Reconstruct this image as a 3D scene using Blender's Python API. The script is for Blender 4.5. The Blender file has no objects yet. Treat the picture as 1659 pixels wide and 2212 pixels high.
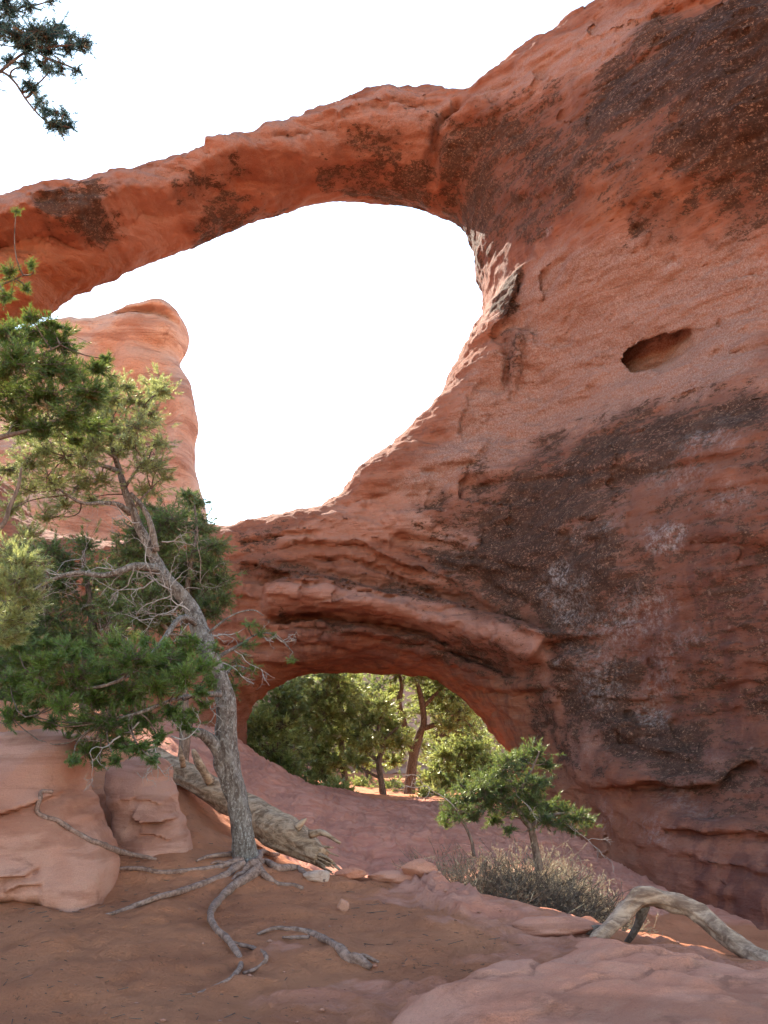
import bpy, math, random
import numpy as np
from mathutils import Vector

# ------------------------------------------------------------------ camera, sky, sun, exposure
scene = bpy.context.scene
R = math.radians
PITCH = 13.0
EYE = 1.6
FPX = 2152.0                     # focal length in units of a 1659 x 2212 picture
CX, CY = 829.5, 1106.0
cd = bpy.data.cameras.new('camera')
cam = bpy.data.objects.new('camera', cd)
scene.collection.objects.link(cam)
cam.location = (0, 0, EYE)
cam.rotation_euler = (R(90 + PITCH), 0, 0)
cd.sensor_fit = 'VERTICAL'
cd.sensor_height = 24.0
cd.lens = 24.0 * FPX / 2212.0
cd.clip_start = 0.1
cd.clip_end = 3000
scene.camera = cam

SUN_EL, SUN_AZ = 35.3, -24.0      # azimuth from +Y, negative = to the left
world = bpy.data.worlds.new('World')
scene.world = world
world.use_nodes = True
wn = world.node_tree.nodes
sky = wn.new('ShaderNodeTexSky')
sky.sky_type = 'NISHITA'
sky.sun_disc = False
sky.sun_elevation = R(SUN_EL)
sky.sun_rotation = R(SUN_AZ)
sky.air_density = 1.0
sky.dust_density = 0.05
sky.ozone_density = 1.3
wb = wn.new('ShaderNodeMix'); wb.data_type = 'RGBA'; wb.blend_type = 'MULTIPLY'      # camera white balance set for open shade
wb.inputs[0].default_value = 1.0
wb.inputs[7].default_value = (1.08, 1.0, 0.85, 1)
world.node_tree.links.new(sky.outputs[0], wb.inputs[6])
world.node_tree.links.new(wb.outputs[2], wn['Background'].inputs[0])
wn['Background'].inputs[1].default_value = 0.15
sl = bpy.data.lights.new('sun', 'SUN')
sl.energy = 4.5
sl.angle = R(0.53)
sl.color = (1.0, 0.91, 0.76)
sun = bpy.data.objects.new('sun', sl)
scene.collection.objects.link(sun)
sdir = Vector((math.sin(R(SUN_AZ)) * math.cos(R(SUN_EL)), math.cos(R(SUN_AZ)) * math.cos(R(SUN_EL)), math.sin(R(SUN_EL))))
sun.rotation_euler = sdir.to_track_quat('Z', 'Y').to_euler()
sun.location = (-5, 40, 60)
scene.view_settings.view_transform = 'Standard'
scene.view_settings.look = 'None'
scene.view_settings.gamma = 1.0
scene.view_settings.exposure = 2.22
scene.cycles.max_bounces = 8
scene.cycles.diffuse_bounces = 5
scene.cycles.use_denoising = True

rng = np.random.default_rng(7)
random.seed(7)
C = scene.collection

# ------------------------------------------------------------------ pixel -> world
cp, sp = math.cos(R(PITCH)), math.sin(R(PITCH))
def raydir(px, py):
    dx = (np.asarray(px, float) - CX) / FPX
    dy = (CY - np.asarray(py, float)) / FPX
    return np.stack([dx, cp - dy * sp, sp + dy * cp], -1)
def at(px, py, Y):
    d = raydir(px, py)
    t = np.asarray(Y, float) / d[..., 1]
    p = d * t[..., None]
    p[..., 2] += EYE
    return p

# ------------------------------------------------------------------ noise
def _hash(ix, iy, iz, seed):
    h = (ix * 374761393 + iy * 668265263 + iz * 2147483647 + seed * 1274126177) & 0xFFFFFFFF
    h = ((h ^ (h >> 13)) * 1274126177) & 0xFFFFFFFF
    h = h ^ (h >> 16)
    return (h & 0xFFFFFF) / float(0xFFFFFF)
def vnoise(x, y, z, seed=0):
    xi, yi, zi = np.floor(x).astype(np.int64), np.floor(y).astype(np.int64), np.floor(z).astype(np.int64)
    fx, fy, fz = x - xi, y - yi, z - zi
    fx, fy, fz = fx*fx*fx*(fx*(fx*6-15)+10), fy*fy*fy*(fy*(fy*6-15)+10), fz*fz*fz*(fz*(fz*6-15)+10)
    r = 0
    for a in (0, 1):
        wa = fx if a else 1 - fx
        for b in (0, 1):
            wb = fy if b else 1 - fy
            for c in (0, 1):
                wc = fz if c else 1 - fz
                r = r + wa * wb * wc * _hash(xi + a, yi + b, zi + c, seed)
    return r * 2 - 1
def fbm(x, y, z, octaves=4, seed=0, gain=0.5):
    r, a, f = 0, 1.0, 1.0
    for o in range(octaves):
        r = r + a * vnoise(x * f + 17.3 * o, y * f + 5.1 * o, z * f + 9.7 * o, seed + o)
        a *= gain
        f *= 2.03
    return r
def sstep(a, b, x):
    t = np.clip((x - a) / (b - a), 0, 1)
    return t * t * (3 - 2 * t)

# ------------------------------------------------------------------ mesh helpers
def mesh_obj(name, verts, faces, mat, parent=None, smooth=True, attrs=None):
    """verts (n,3) world coordinates, faces (m,k) or a list of such arrays"""
    me = bpy.data.meshes.new(name)
    verts = np.asarray(verts, np.float32)
    if not isinstance(faces, list):
        faces = [faces]
    faces = [np.asarray(f, np.int32) for f in faces if len(f)]
    nl = sum(f.size for f in faces)
    nf = sum(len(f) for f in faces)
    me.vertices.add(len(verts))
    me.vertices.foreach_set('co', verts.ravel())
    me.loops.add(nl)
    me.loops.foreach_set('vertex_index', np.concatenate([f.ravel() for f in faces]))
    me.polygons.add(nf)
    tot = np.concatenate([np.full(len(f), f.shape[1], np.int32) for f in faces])
    st = np.concatenate([[0], np.cumsum(tot)[:-1]]).astype(np.int32)
    me.polygons.foreach_set('loop_start', st)
    me.polygons.foreach_set('loop_total', tot)
    me.update(calc_edges=True)
    me.validate()
    if smooth:
        me.polygons.foreach_set('use_smooth', np.ones(nf, bool))
    for k, v in (attrs or {}).items():
        a = me.attributes.new(k, 'FLOAT', 'POINT')
        a.data.foreach_set('value', np.asarray(v, np.float32))
    o = bpy.data.objects.new(name, me)
    C.objects.link(o)
    if mat:
        me.materials.append(mat)
    if parent:
        o.parent = parent
        o.matrix_parent_inverse = parent.matrix_world.inverted()
    return o
def empty(name, loc):
    o = bpy.data.objects.new(name, None)
    o.empty_display_size = 0.2
    o.location = loc
    C.objects.link(o)
    o.matrix_world.translation = Vector(loc)
    return o
def tag(o, label=None, cat=None, group=None, kind=None):
    if label: o['label'] = label
    if cat: o['category'] = cat
    if group: o['group'] = group
    if kind: o['kind'] = kind
    return o

class Geo:
    """collects triangles/quads for one mesh"""
    def __init__(s):
        s.v, s.q, s.t, s.n, s.a = [], [], [], 0, []
    def add(s, v, q=None, t=None, a=None):
        v = np.asarray(v, float)
        s.v.append(v)
        if q is not None and len(q): s.q.append(np.asarray(q) + s.n)
        if t is not None and len(t): s.t.append(np.asarray(t) + s.n)
        s.a.append(np.full(len(v), 0.5) if a is None else np.asarray(a, float))
        s.n += len(v)
    def build(s, name, mat, parent=None, smooth=True):
        if not s.v: return None
        f = []
        if s.q: f.append(np.concatenate(s.q))
        if s.t: f.append(np.concatenate(s.t))
        return mesh_obj(name, np.concatenate(s.v), f, mat, parent, smooth, {'tint': np.concatenate(s.a)})

def catmull(P, n):
    P = np.asarray(P, float)
    if len(P) == 2:
        t = np.linspace(0, 1, n)[:, None]
        return P[0] * (1 - t) + P[1] * t
    Q = np.vstack([2 * P[0] - P[1], P, 2 * P[-1] - P[-2]])
    out = []
    m = len(P) - 1
    for u in np.linspace(0, m - 1e-9, n):
        i = int(u)
        t = u - i
        a, b, c, d = Q[i:i + 4]
        out.append(0.5 * (2 * b + (c - a) * t + (2 * a - 5 * b + 4 * c - d) * t * t + (3 * b - a - 3 * c + d) * t ** 3))
    return np.array(out)
def tube(geo, path, rad, sides=8, rough=0.0, ridges=0.0, seed=0, cap=True, tint=None, fscale=6.0):
    path = np.asarray(path, float)
    n = len(path)
    rad = np.broadcast_to(np.asarray(rad, float), (n,))
    T = np.gradient(path, axis=0)
    T /= np.linalg.norm(T, axis=1)[:, None] + 1e-9
    ref = np.array([0.3, 0.9, 0.2])
    N = np.zeros_like(T)
    u = np.cross(T[0], ref); u /= np.linalg.norm(u) + 1e-9
    for i in range(n):
        u = u - T[i] * np.dot(u, T[i]); u /= np.linalg.norm(u) + 1e-9
        N[i] = u
    B = np.cross(T, N)
    a = np.linspace(0, 2 * math.pi, sides, endpoint=False)
    ca, sa = np.cos(a), np.sin(a)
    rr = np.repeat(rad[:, None], sides, 1)
    if rough or ridges:
        L = np.concatenate([[0], np.cumsum(np.linalg.norm(np.diff(path, axis=0), axis=1))])[:, None] + 0 * a[None]
        k = np.maximum(rad.max(), 1e-3)
        if rough:
            rr = rr * (1 + rough * fbm(ca[None] * 1.3 + 0 * L, sa[None] * 1.3 + 0 * L, L / (k * 3), 3, seed))
        if ridges:
            tw = L * 0.8
            rr = rr * (1 + ridges * fbm((np.cos(a[None] + tw)) * fscale, (np.sin(a[None] + tw)) * fscale, L * 1.2, 3, seed + 5))
    V = path[:, None] + rr[..., None] * (N[:, None] * ca[None, :, None] + B[:, None] * sa[None, :, None])
    V = V.reshape(-1, 3)
    i = np.arange(n - 1)[:, None] * sides
    j = np.arange(sides)[None]
    q = np.stack([i + j, i + (j + 1) % sides, i + sides + (j + 1) % sides, i + sides + j], -1).reshape(-1, 4)
    tr = None
    if cap:
        V = np.vstack([V, path[0], path[-1]])
        c0, c1 = n * sides, n * sides + 1
        k = np.arange(sides)
        t0 = np.stack([np.full(sides, c0), (k + 1) % sides, k], -1)
        t1 = np.stack([np.full(sides, c1), (n - 1) * sides + k, (n - 1) * sides + (k + 1) % sides], -1)
        tr = np.vstack([t0, t1])
    geo.add(V, q, tr, None if tint is None else np.full(len(V), tint))

# ------------------------------------------------------------------ 2-D distance to outlines, in metres on a plane
def seg_dist(x, z, poly, closed=True):
    P = np.asarray(poly, float)
    Q = np.roll(P, -1, 0) if closed else P[1:]
    P = P if closed else P[:-1]
    best = np.full(x.shape, 1e9)
    for (ax, az), (bx, bz) in zip(P, Q):
        dx, dz = bx - ax, bz - az
        L = dx * dx + dz * dz + 1e-12
        t = np.clip(((x - ax) * dx + (z - az) * dz) / L, 0, 1)
        d = (x - ax - t * dx) ** 2 + (z - az - t * dz) ** 2
        best = np.minimum(best, d)
    return np.sqrt(best)
def inside(x, z, poly):
    P = np.asarray(poly, float)
    Q = np.roll(P, -1, 0)
    r = np.zeros(x.shape, bool)
    for (ax, az), (bx, bz) in zip(P, Q):
        if az == bz: continue
        c = ((az > z) != (bz > z)) & (x < (bx - ax) * (z - az) / (bz - az) + ax)
        r ^= c
    return r
def sdf(x, z, poly):            # positive inside
    d = seg_dist(x, z, poly)
    return np.where(inside(x, z, poly), d, -d)
def line_frame(x, z, line):
    """distance across (positive above the line) and position along 0..1 of an open line running left to right"""
    P = np.asarray(line, float)
    seg = np.linalg.norm(np.diff(P, axis=0), axis=1)
    S = np.concatenate([[0], np.cumsum(seg)])
    best = np.full(x.shape, 1e9); sgn = np.zeros(x.shape); al = np.zeros(x.shape)
    for i in range(len(P) - 1):
        ax, az = P[i]; dx, dz = P[i + 1] - P[i]
        L = dx * dx + dz * dz + 1e-12
        tt = ((x - ax) * dx + (z - az) * dz) / L
        t = np.clip(tt, 0, 1)
        d = np.hypot(x - ax - t * dx, z - az - t * dz)
        m = d < best
        best = np.where(m, d, best)
        sgn = np.where(m, np.sign(dx * (z - az) - dz * (x - ax)), sgn)
        al = np.where(m, (S[i] + t * seg[i]) / S[-1], al)
    return best * sgn, al
def smooth_poly(P, k=4, closed=True):
    P = np.asarray(P, float)
    if closed:
        Q = np.vstack([P[-2:], P, P[:2]])
        c = catmull(Q, (len(Q) - 1) * k + 1)
        return c[2 * k: 2 * k + len(P) * k]
    return catmull(P, (len(P) - 1) * k + 1)

# ------------------------------------------------------------------ surface nets
def surface_nets(f):
    nx, ny, nz = f.shape
    ins = f > 0
    s = np.zeros((nx - 1, ny - 1, nz - 1), np.uint8)
    for a in (0, 1):
        for b in (0, 1):
            for c in (0, 1):
                s += ins[a:nx - 1 + a, b:ny - 1 + b, c:nz - 1 + c]
    act = (s > 0) & (s < 8)
    idx = np.argwhere(act)
    ids = np.full(act.shape, -1, np.int32)
    ids[act] = np.arange(len(idx), dtype=np.int32)
    off = np.array([[a, b, c] for a in (0, 1) for b in (0, 1) for c in (0, 1)])
    val = np.stack([f[idx[:, 0] + o[0], idx[:, 1] + o[1], idx[:, 2] + o[2]] for o in off], 1)
    acc = np.zeros((len(idx), 3)); cnt = np.zeros(len(idx))
    for i in range(8):
        for j in range(i + 1, 8):
            if np.abs(off[i] - off[j]).sum() != 1: continue
            m = (val[:, i] > 0) != (val[:, j] > 0)
            t = val[:, i] / (val[:, i] - val[:, j] + 1e-20)
            p = off[i][None] + t[:, None] * (off[j] - off[i])[None]
            acc[m] += p[m]; cnt[m] += 1
    V = idx + acc / np.maximum(cnt, 1)[:, None]
    quads = []
    def axis(d0, flip):
        sl0 = [slice(1, nx - 1), slice(1, ny - 1), slice(1, nz - 1)]
        sl1 = list(sl0)
        sl0[d0] = slice(0, (nx, ny, nz)[d0] - 1)
        sl1[d0] = slice(1, (nx, ny, nz)[d0])
        A, B = ins[tuple(sl0)], ins[tuple(sl1)]
        ch = A != B
        e = np.argwhere(ch)
        neg = A[ch]
        base = e.copy()
        o1, o2 = [k for k in (0, 1, 2) if k != d0]
        base[:, o1] += 1; base[:, o2] += 1
        def cell(a, b):
            c = base.copy(); c[:, o1] -= a; c[:, o2] -= b
            return ids[c[:, 0], c[:, 1], c[:, 2]]
        q = np.stack([cell(1, 1), cell(0, 1), cell(0, 0), cell(1, 0)], 1)
        fl = neg != flip
        q[fl] = q[fl][:, ::-1]
        quads.append(q)
    axis(0, True); axis(1, False); axis(2, True)
    Q = np.concatenate(quads)
    Q = Q[(Q >= 0).all(1)]
    return V, Q
def vnormals(V, Q):
    n = np.cross(V[Q[:, 2]] - V[Q[:, 0]], V[Q[:, 3]] - V[Q[:, 1]])
    N = np.zeros_like(V)
    for k in range(4):
        for c in range(3):
            N[:, c] += np.bincount(Q[:, k], n[:, c], len(V))
    return N / (np.linalg.norm(N, axis=1)[:, None] + 1e-12)

# ------------------------------------------------------------------ materials
def nmat(name):
    m = bpy.data.materials.new(name)
    m.use_nodes = True
    nt = m.node_tree
    for n in list(nt.nodes): nt.nodes.remove(n)
    out = nt.nodes.new('ShaderNodeOutputMaterial')
    return m, nt, out
class NB:
    """little node-tree writer"""
    def __init__(s, nt): s.nt = nt
    def new(s, t, **k):
        n = s.nt.nodes.new(t)
        for a, b in k.items(): setattr(n, a, b)
        return n
    def link(s, a, b): s.nt.links.new(a, b)
    def put(s, sock, v):
        if hasattr(v, 'is_output'): s.link(v, sock)
        elif v is not None: sock.default_value = v
    def pos(s, scale=(1, 1, 1), rot=(0, 0, 0)):
        g = s.new('ShaderNodeNewGeometry')
        m = s.new('ShaderNodeMapping')
        s.link(g.outputs['Position'], m.inputs['Vector'])
        m.inputs['Scale'].default_value = scale
        m.inputs['Rotation'].default_value = rot
        return m.outputs[0]
    def noise(s, vec, scale, detail=6, rough=0.6, dist=0.0):
        n = s.new('ShaderNodeTexNoise')
        s.put(n.inputs['Vector'], vec)
        n.inputs['Scale'].default_value = scale
        n.inputs['Detail'].default_value = detail
        n.inputs['Roughness'].default_value = rough
        n.inputs['Distortion'].default_value = dist
        return n.outputs['Fac']
    def voro(s, vec, scale, feature='F1', rand=1.0):
        n = s.new('ShaderNodeTexVoronoi', feature=feature)
        s.put(n.inputs['Vector'], vec)
        n.inputs['Scale'].default_value = scale
        n.inputs['Randomness'].default_value = rand
        return n.outputs['Distance']
    def ramp(s, f, a, b, lo=0.0, hi=1.0):
        n = s.new('ShaderNodeMapRange', interpolation_type='SMOOTHSTEP')
        s.put(n.inputs['Value'], f)
        n.inputs['From Min'].default_value = a
        n.inputs['From Max'].default_value = b
        n.inputs['To Min'].default_value = lo
        n.inputs['To Max'].default_value = hi
        return n.outputs[0]
    def math(s, op, a, b=None, clamp=False):
        n = s.new('ShaderNodeMath', operation=op, use_clamp=clamp)
        s.put(n.inputs[0], a)
        if b is not None: s.put(n.inputs[1], b)
        return n.outputs[0]
    def mix(s, f, a, b, blend='MIX'):
        n = s.new('ShaderNodeMix', data_type='RGBA', blend_type=blend)
        s.put(n.inputs[0], f)
        s.put(n.inputs[6], a if hasattr(a, 'is_output') else (*a, 1))
        s.put(n.inputs[7], b if hasattr(b, 'is_output') else (*b, 1))
        return n.outputs[2]
    def attr(s, name):
        n = s.new('ShaderNodeAttribute', attribute_name=name)
        return n.outputs['Fac']
    def bump(s, h, strength, dist, normal=None):
        n = s.new('ShaderNodeBump')
        n.inputs['Strength'].default_value = strength
        n.inputs['Distance'].default_value = dist
        s.link(h, n.inputs['Height'])
        if normal is not None: s.link(normal, n.inputs['Normal'])
        return n.outputs[0]
    def bsdf(s, out, col, rough=0.9, normal=None, spec=0.2):
        b = s.new('ShaderNodeBsdfPrincipled')
        s.put(b.inputs['Base Color'], col if hasattr(col, 'is_output') else (*col, 1))
        s.put(b.inputs['Roughness'], rough)
        b.inputs['Specular IOR Level'].default_value = spec
        if normal is not None: s.link(normal, b.inputs['Normal'])
        s.link(b.outputs[0], out.inputs[0])
        return b

def rock_material(name, bd=0.22, base=(0.43, 0.155, 0.080), pale=(0.49, 0.21, 0.125), varnish=True, sc=1.0):
    m, nt, out = nmat(name)
    b = NB(nt)
    P = b.pos()
    big = b.noise(P, 0.35 * sc, 4, 0.6, 0.3)
    band = b.noise(b.pos((0.25, 0.25, 1.6), (R(8), R(14), 0)), 1.3 * sc, 5, 0.62, 0.6)
    mid = b.noise(P, 2.3 * sc, 6, 0.65)
    fine = b.noise(P, 14 * sc, 6, 0.7)
    grit = b.noise(P, 55 * sc, 3, 0.7)
    col = b.mix(b.ramp(big, 0.35, 0.65), base, pale)
    col = b.mix(b.ramp(band, 0.48, 0.62, 0, 0.55), col, (0.27, 0.095, 0.055))
    col = b.mix(b.ramp(mid, 0.52, 0.72, 0, 0.4), col, (0.50, 0.26, 0.17))
    if varnish:
        # fresh orange rock; also orange bounce light painted on undersides and the hollow
        col = b.mix(b.math('MULTIPLY', b.attr('fresh_bounce'), 0.9), col, b.mix(b.ramp(band, 0.35, 0.65), (0.44, 0.155, 0.062), (0.54, 0.235, 0.125)))
        col = b.mix(b.math('MULTIPLY', b.attr('pale'), b.ramp(mid, 0.3, 0.7, 0.95, 0.6)), col, b.mix(b.ramp(band, 0.35, 0.7), (0.66, 0.345, 0.24), (0.56, 0.265, 0.17)))
        # grey-pink lichen speckle
        sp1 = b.ramp(b.noise(P, 13, 7, 0.85), 0.30, 0.62)
        col = b.mix(b.math('MULTIPLY', b.math('MULTIPLY', sp1, b.attr('lichen')), 0.92), col, b.mix(b.ramp(b.noise(P, 26, 4, 0.8), .38, .62), (0.42, 0.245, 0.175), (0.64, 0.44, 0.34)))
        pit = b.ramp(b.noise(P, 7, 6, 0.8), 0.60, 0.68)
        pit = b.math('MULTIPLY', pit, b.ramp(mid, 0.50, 0.60))
        col = b.mix(b.math('MULTIPLY', b.math('MULTIPLY', pit, b.attr('lichen')), 0.75), col, (0.13, 0.065, 0.05))
        # purple-black streaks that run down the wall
        st = b.noise(b.pos((1.9, 1.9, 0.12)), 1.2, 5, 0.6, 0.3)
        col = b.mix(b.math('MULTIPLY', b.attr('streak'), b.ramp(st, 0.42, 0.58, 0.1, 0.85)), col, (0.105, 0.042, 0.045))
        # brown-black desert varnish, broken up
        va = b.attr('varnish')
        run = b.noise(b.pos((1.3, 1.3, 0.10)), 1.0, 6, 0.65, 0.4)
        film = b.math('MULTIPLY', b.ramp(b.math('ADD', b.math('ADD', va, b.attr('film')), b.math('MULTIPLY', b.math('SUBTRACT', run, 0.5), 1.5)), 0.15, 1.0), 0.66)
        col = b.mix(film, col, b.mix(b.ramp(band, 0.35, 0.65), (0.175, 0.080, 0.058), (0.25, 0.112, 0.070)))
        v = b.math('ADD', va, b.math('MULTIPLY', b.math('SUBTRACT', b.noise(b.pos((0.55, 0.55, 1.7), (0, R(14), 0)), 1.5, 9, 0.78, 0.6), 0.5), 2.7))
        v = b.math('ADD', v, b.math('MULTIPLY', b.math('SUBTRACT', b.noise(b.pos((0.8, 0.8, 1.8), (0, R(12), 0)), 5, 8, 0.84), 0.5), 3.4))
        v = b.math('MULTIPLY', b.ramp(v, 0.50, 0.64), b.ramp(va, 0.02, 0.15))
        core = b.ramp(b.math('ADD', va, b.math('MULTIPLY', b.math('SUBTRACT', b.noise(P, 2.6, 9, 0.8), 0.5), 2.6)), 0.65, 1.25)
        vcol = b.mix(core, (0.115, 0.060, 0.036), (0.030, 0.019, 0.013))
        vcol = b.mix(b.ramp(fine, 0.42, 0.62, 0, 0.6), vcol, (0.075, 0.042, 0.028))
        col = b.mix(b.math('MULTIPLY', v, 0.95), col, vcol)
        fl = b.math('MULTIPLY', b.ramp(b.noise(b.pos((1, 1, 1.5), (0, R(12), 0)), 12, 5, 0.85), 0.55, 0.60), b.math('MULTIPLY', v, b.ramp(b.noise(P, 1.9, 5, 0.7), 0.40, 0.58, 0.25, 1)))
        col = b.mix(b.math('MULTIPLY', fl, 0.95), col, (0.52, 0.30, 0.19))
        vn = b.new('ShaderNodeTexVoronoi'); b.link(P, vn.inputs['Vector']); vn.inputs['Scale'].default_value = 4.2
        sp_ = b.new('ShaderNodeSeparateColor'); b.link(vn.outputs['Color'], sp_.inputs[0])
        disc = b.math('MULTIPLY', b.ramp(b.math('ADD', vn.outputs['Distance'], b.math('MULTIPLY', b.math('SUBTRACT', fine, 0.5), 0.55)), 0.04, 0.30, 1, 0), b.ramp(sp_.outputs[0], 0.72, 0.78))
        col = b.mix(b.math('MULTIPLY', b.math('MULTIPLY', disc, b.ramp(va, 0.1, 0.5)), 0.5), col, b.mix(sp_.outputs[1], (0.40, 0.21, 0.13), (0.50, 0.36, 0.28)))
        col = b.mix(1.0, col, (0.74, 0.70, 0.75), 'MULTIPLY')
        # white lichen
        w = b.math('MULTIPLY', b.attr('white'), b.ramp(b.noise(P, 7, 8, 0.86), 0.45, 0.64))
        col = b.mix(b.math('MULTIPLY', w, 0.85), col, (0.60, 0.52, 0.50))
    else:
        dk = b.ramp(b.noise(P, 1.1 * sc, 7, 0.7, 0.5), 0.58, 0.70, 0, 0.6)
        col = b.mix(dk, col, (0.21, 0.085, 0.055))
    col = b.mix(b.ramp(grit, 0.3, 0.75, 0, 0.28), col, (0.16, 0.07, 0.05))

    strat = b.noise(b.pos((0.35, 0.35, 3.2), (R(5), R(12), 0)), 2.4 * sc, 6, 0.65, 0.5)
    h = b.math('ADD', b.math('MULTIPLY', strat, 0.8), b.math('ADD', b.math('MULTIPLY', fine, 0.25), b.math('MULTIPLY', mid, 0.6)))
    n = b.bump(h, 0.75, bd / sc)
    n = b.bump(b.math('ADD', grit, fine), 0.8, 0.03 / sc, n)
    b.bsdf(out, col, 0.92, n, 0.12)
    return m

def bark_material(name, c1, c2, c3, stretch=(6, 6, 1.0), scale=6.0, bump=0.02, fleck=None):
    m, nt, out = nmat(name)
    b = NB(nt)
    P = b.pos(stretch)
    n1 = b.noise(P, scale, 6, 0.65, 0.6)
    n2 = b.noise(b.pos(), 22, 5, 0.7)
    col = b.mix(b.ramp(n1, 0.36, 0.64), c1, c2)
    col = b.mix(b.ramp(n2, 0.5, 0.7, 0, 0.6), col, c3)
    if fleck:
        col = b.mix(b.math('MULTIPLY', b.ramp(b.noise(b.pos((1, 1, .6)), 48, 3, 0.6), 0.54, 0.62), fleck[1]), col, fleck[0])
    nn = b.bump(b.math('ADD', n1, b.math('MULTIPLY', n2, 0.4)), 0.9, bump)
    b.bsdf(out, col, 0.9, nn, 0.15)
    return m

def needle_material(name, dark, light, trans=0.35, gloss=0.12, dead=(0.20, 0.11, 0.05), glow=(0.30, 0.36, 0.06)):
    m, nt, out = nmat(name)
    b = NB(nt)
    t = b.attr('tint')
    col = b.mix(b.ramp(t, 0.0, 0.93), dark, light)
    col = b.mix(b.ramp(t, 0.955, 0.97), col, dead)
    d = b.new('ShaderNodeBsdfDiffuse'); b.link(col, d.inputs[0])
    tr = b.new('ShaderNodeBsdfTranslucent')
    b.link(b.mix(0.5, col, glow), tr.inputs[0])
    g = b.new('ShaderNodeBsdfGlossy'); g.inputs['Roughness'].default_value = 0.38
    g.inputs[0].default_value = (0.9, 0.92, 0.75, 1)
    m1 = b.new('ShaderNodeMixShader'); m1.inputs[0].default_value = trans
    b.link(d.outputs[0], m1.inputs[1]); b.link(tr.outputs[0], m1.inputs[2])
    m2 = b.new('ShaderNodeMixShader'); m2.inputs[0].default_value = gloss
    b.link(m1.outputs[0], m2.inputs[1]); b.link(g.outputs[0], m2.inputs[2])
    b.link(m2.outputs[0], out.inputs[0])
    return m

M_arch = rock_material('arch sandstone')
M_butte = rock_material('far sandstone', base=(0.58, 0.31, 0.215), pale=(0.66, 0.42, 0.32), varnish=False, sc=0.5)  # pale base imitates haze and glare washing out the far tower
M_bould = rock_material('boulder sandstone', 0.06, base=(0.47, 0.195, 0.125), pale=(0.54, 0.265, 0.185), varnish=False, sc=2.2)
M_slab = rock_material('slab sandstone', 0.13, base=(0.60, 0.225, 0.135), pale=(0.64, 0.29, 0.195), varnish=False, sc=2.2)
M_bark = bark_material('pinyon bark', (0.075, 0.052, 0.042), (0.185, 0.145, 0.122), (0.24, 0.20, 0.175), (3, 3, 1.2), 7, 0.02, ((0.33, 0.29, 0.26), 0.55))
M_barkb = bark_material('brown bark', (0.075, 0.048, 0.036), (0.18, 0.125, 0.095), (0.22, 0.17, 0.14), (4, 4, 1.2), 6)
M_grey = bark_material('dead twig', (0.22, 0.18, 0.155), (0.36, 0.30, 0.265), (0.42, 0.37, 0.33), (4, 4, 2), 6, 0.005)
M_log = bark_material('weathered log', (0.15, 0.085, 0.052), (0.40, 0.25, 0.16), (0.44, 0.30, 0.21), (1.6, 6, 6), 2.6, 0.018)
M_root = bark_material('root bark', (0.12, 0.065, 0.048), (0.28, 0.165, 0.125), (0.34, 0.235, 0.19), (4, 4, 4), 6, 0.01)
M_bleach = bark_material('bleached log', (0.17, 0.095, 0.065), (0.44, 0.275, 0.185), (0.19, 0.105, 0.07), (1.6, 6, 6), 2.2, 0.012)
M_needle = needle_material('pinyon needles', (0.020, 0.052, 0.010), (0.105, 0.175, 0.032), 0.3, 0.05)
M_lit = needle_material('sun tinted needles', (0.05, 0.08, 0.018), (0.24, 0.26, 0.08), 0.5, 0.10, glow=(0.50, 0.52, 0.17))  # lighter copy of the pine needles, sunlight painted into the colour
M_dark = needle_material('juniper foliage', (0.022, 0.048, 0.018), (0.12, 0.175, 0.06), 0.4, 0.05)
M_blue = needle_material('blue haze tinted needles', (0.012, 0.035, 0.032), (0.04, 0.085, 0.075), 0.25, 0.08, glow=(0.10, 0.25, 0.22))  # bluish flare haze painted into the colour of the top left bough
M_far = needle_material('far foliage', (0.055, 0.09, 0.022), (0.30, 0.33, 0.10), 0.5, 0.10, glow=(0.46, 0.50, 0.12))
M_straw = needle_material('dry twigs', (0.20, 0.145, 0.10), (0.52, 0.41, 0.28), 0.35, 0.06, (0.4, 0.33, 0.24), (0.62, 0.5, 0.32))
M_ash = needle_material('grey twigs', (0.05, 0.038, 0.03), (0.17, 0.135, 0.105), 0.15, 0.03, (0.2, 0.16, 0.12), (0.3, 0.25, 0.18))

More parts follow.
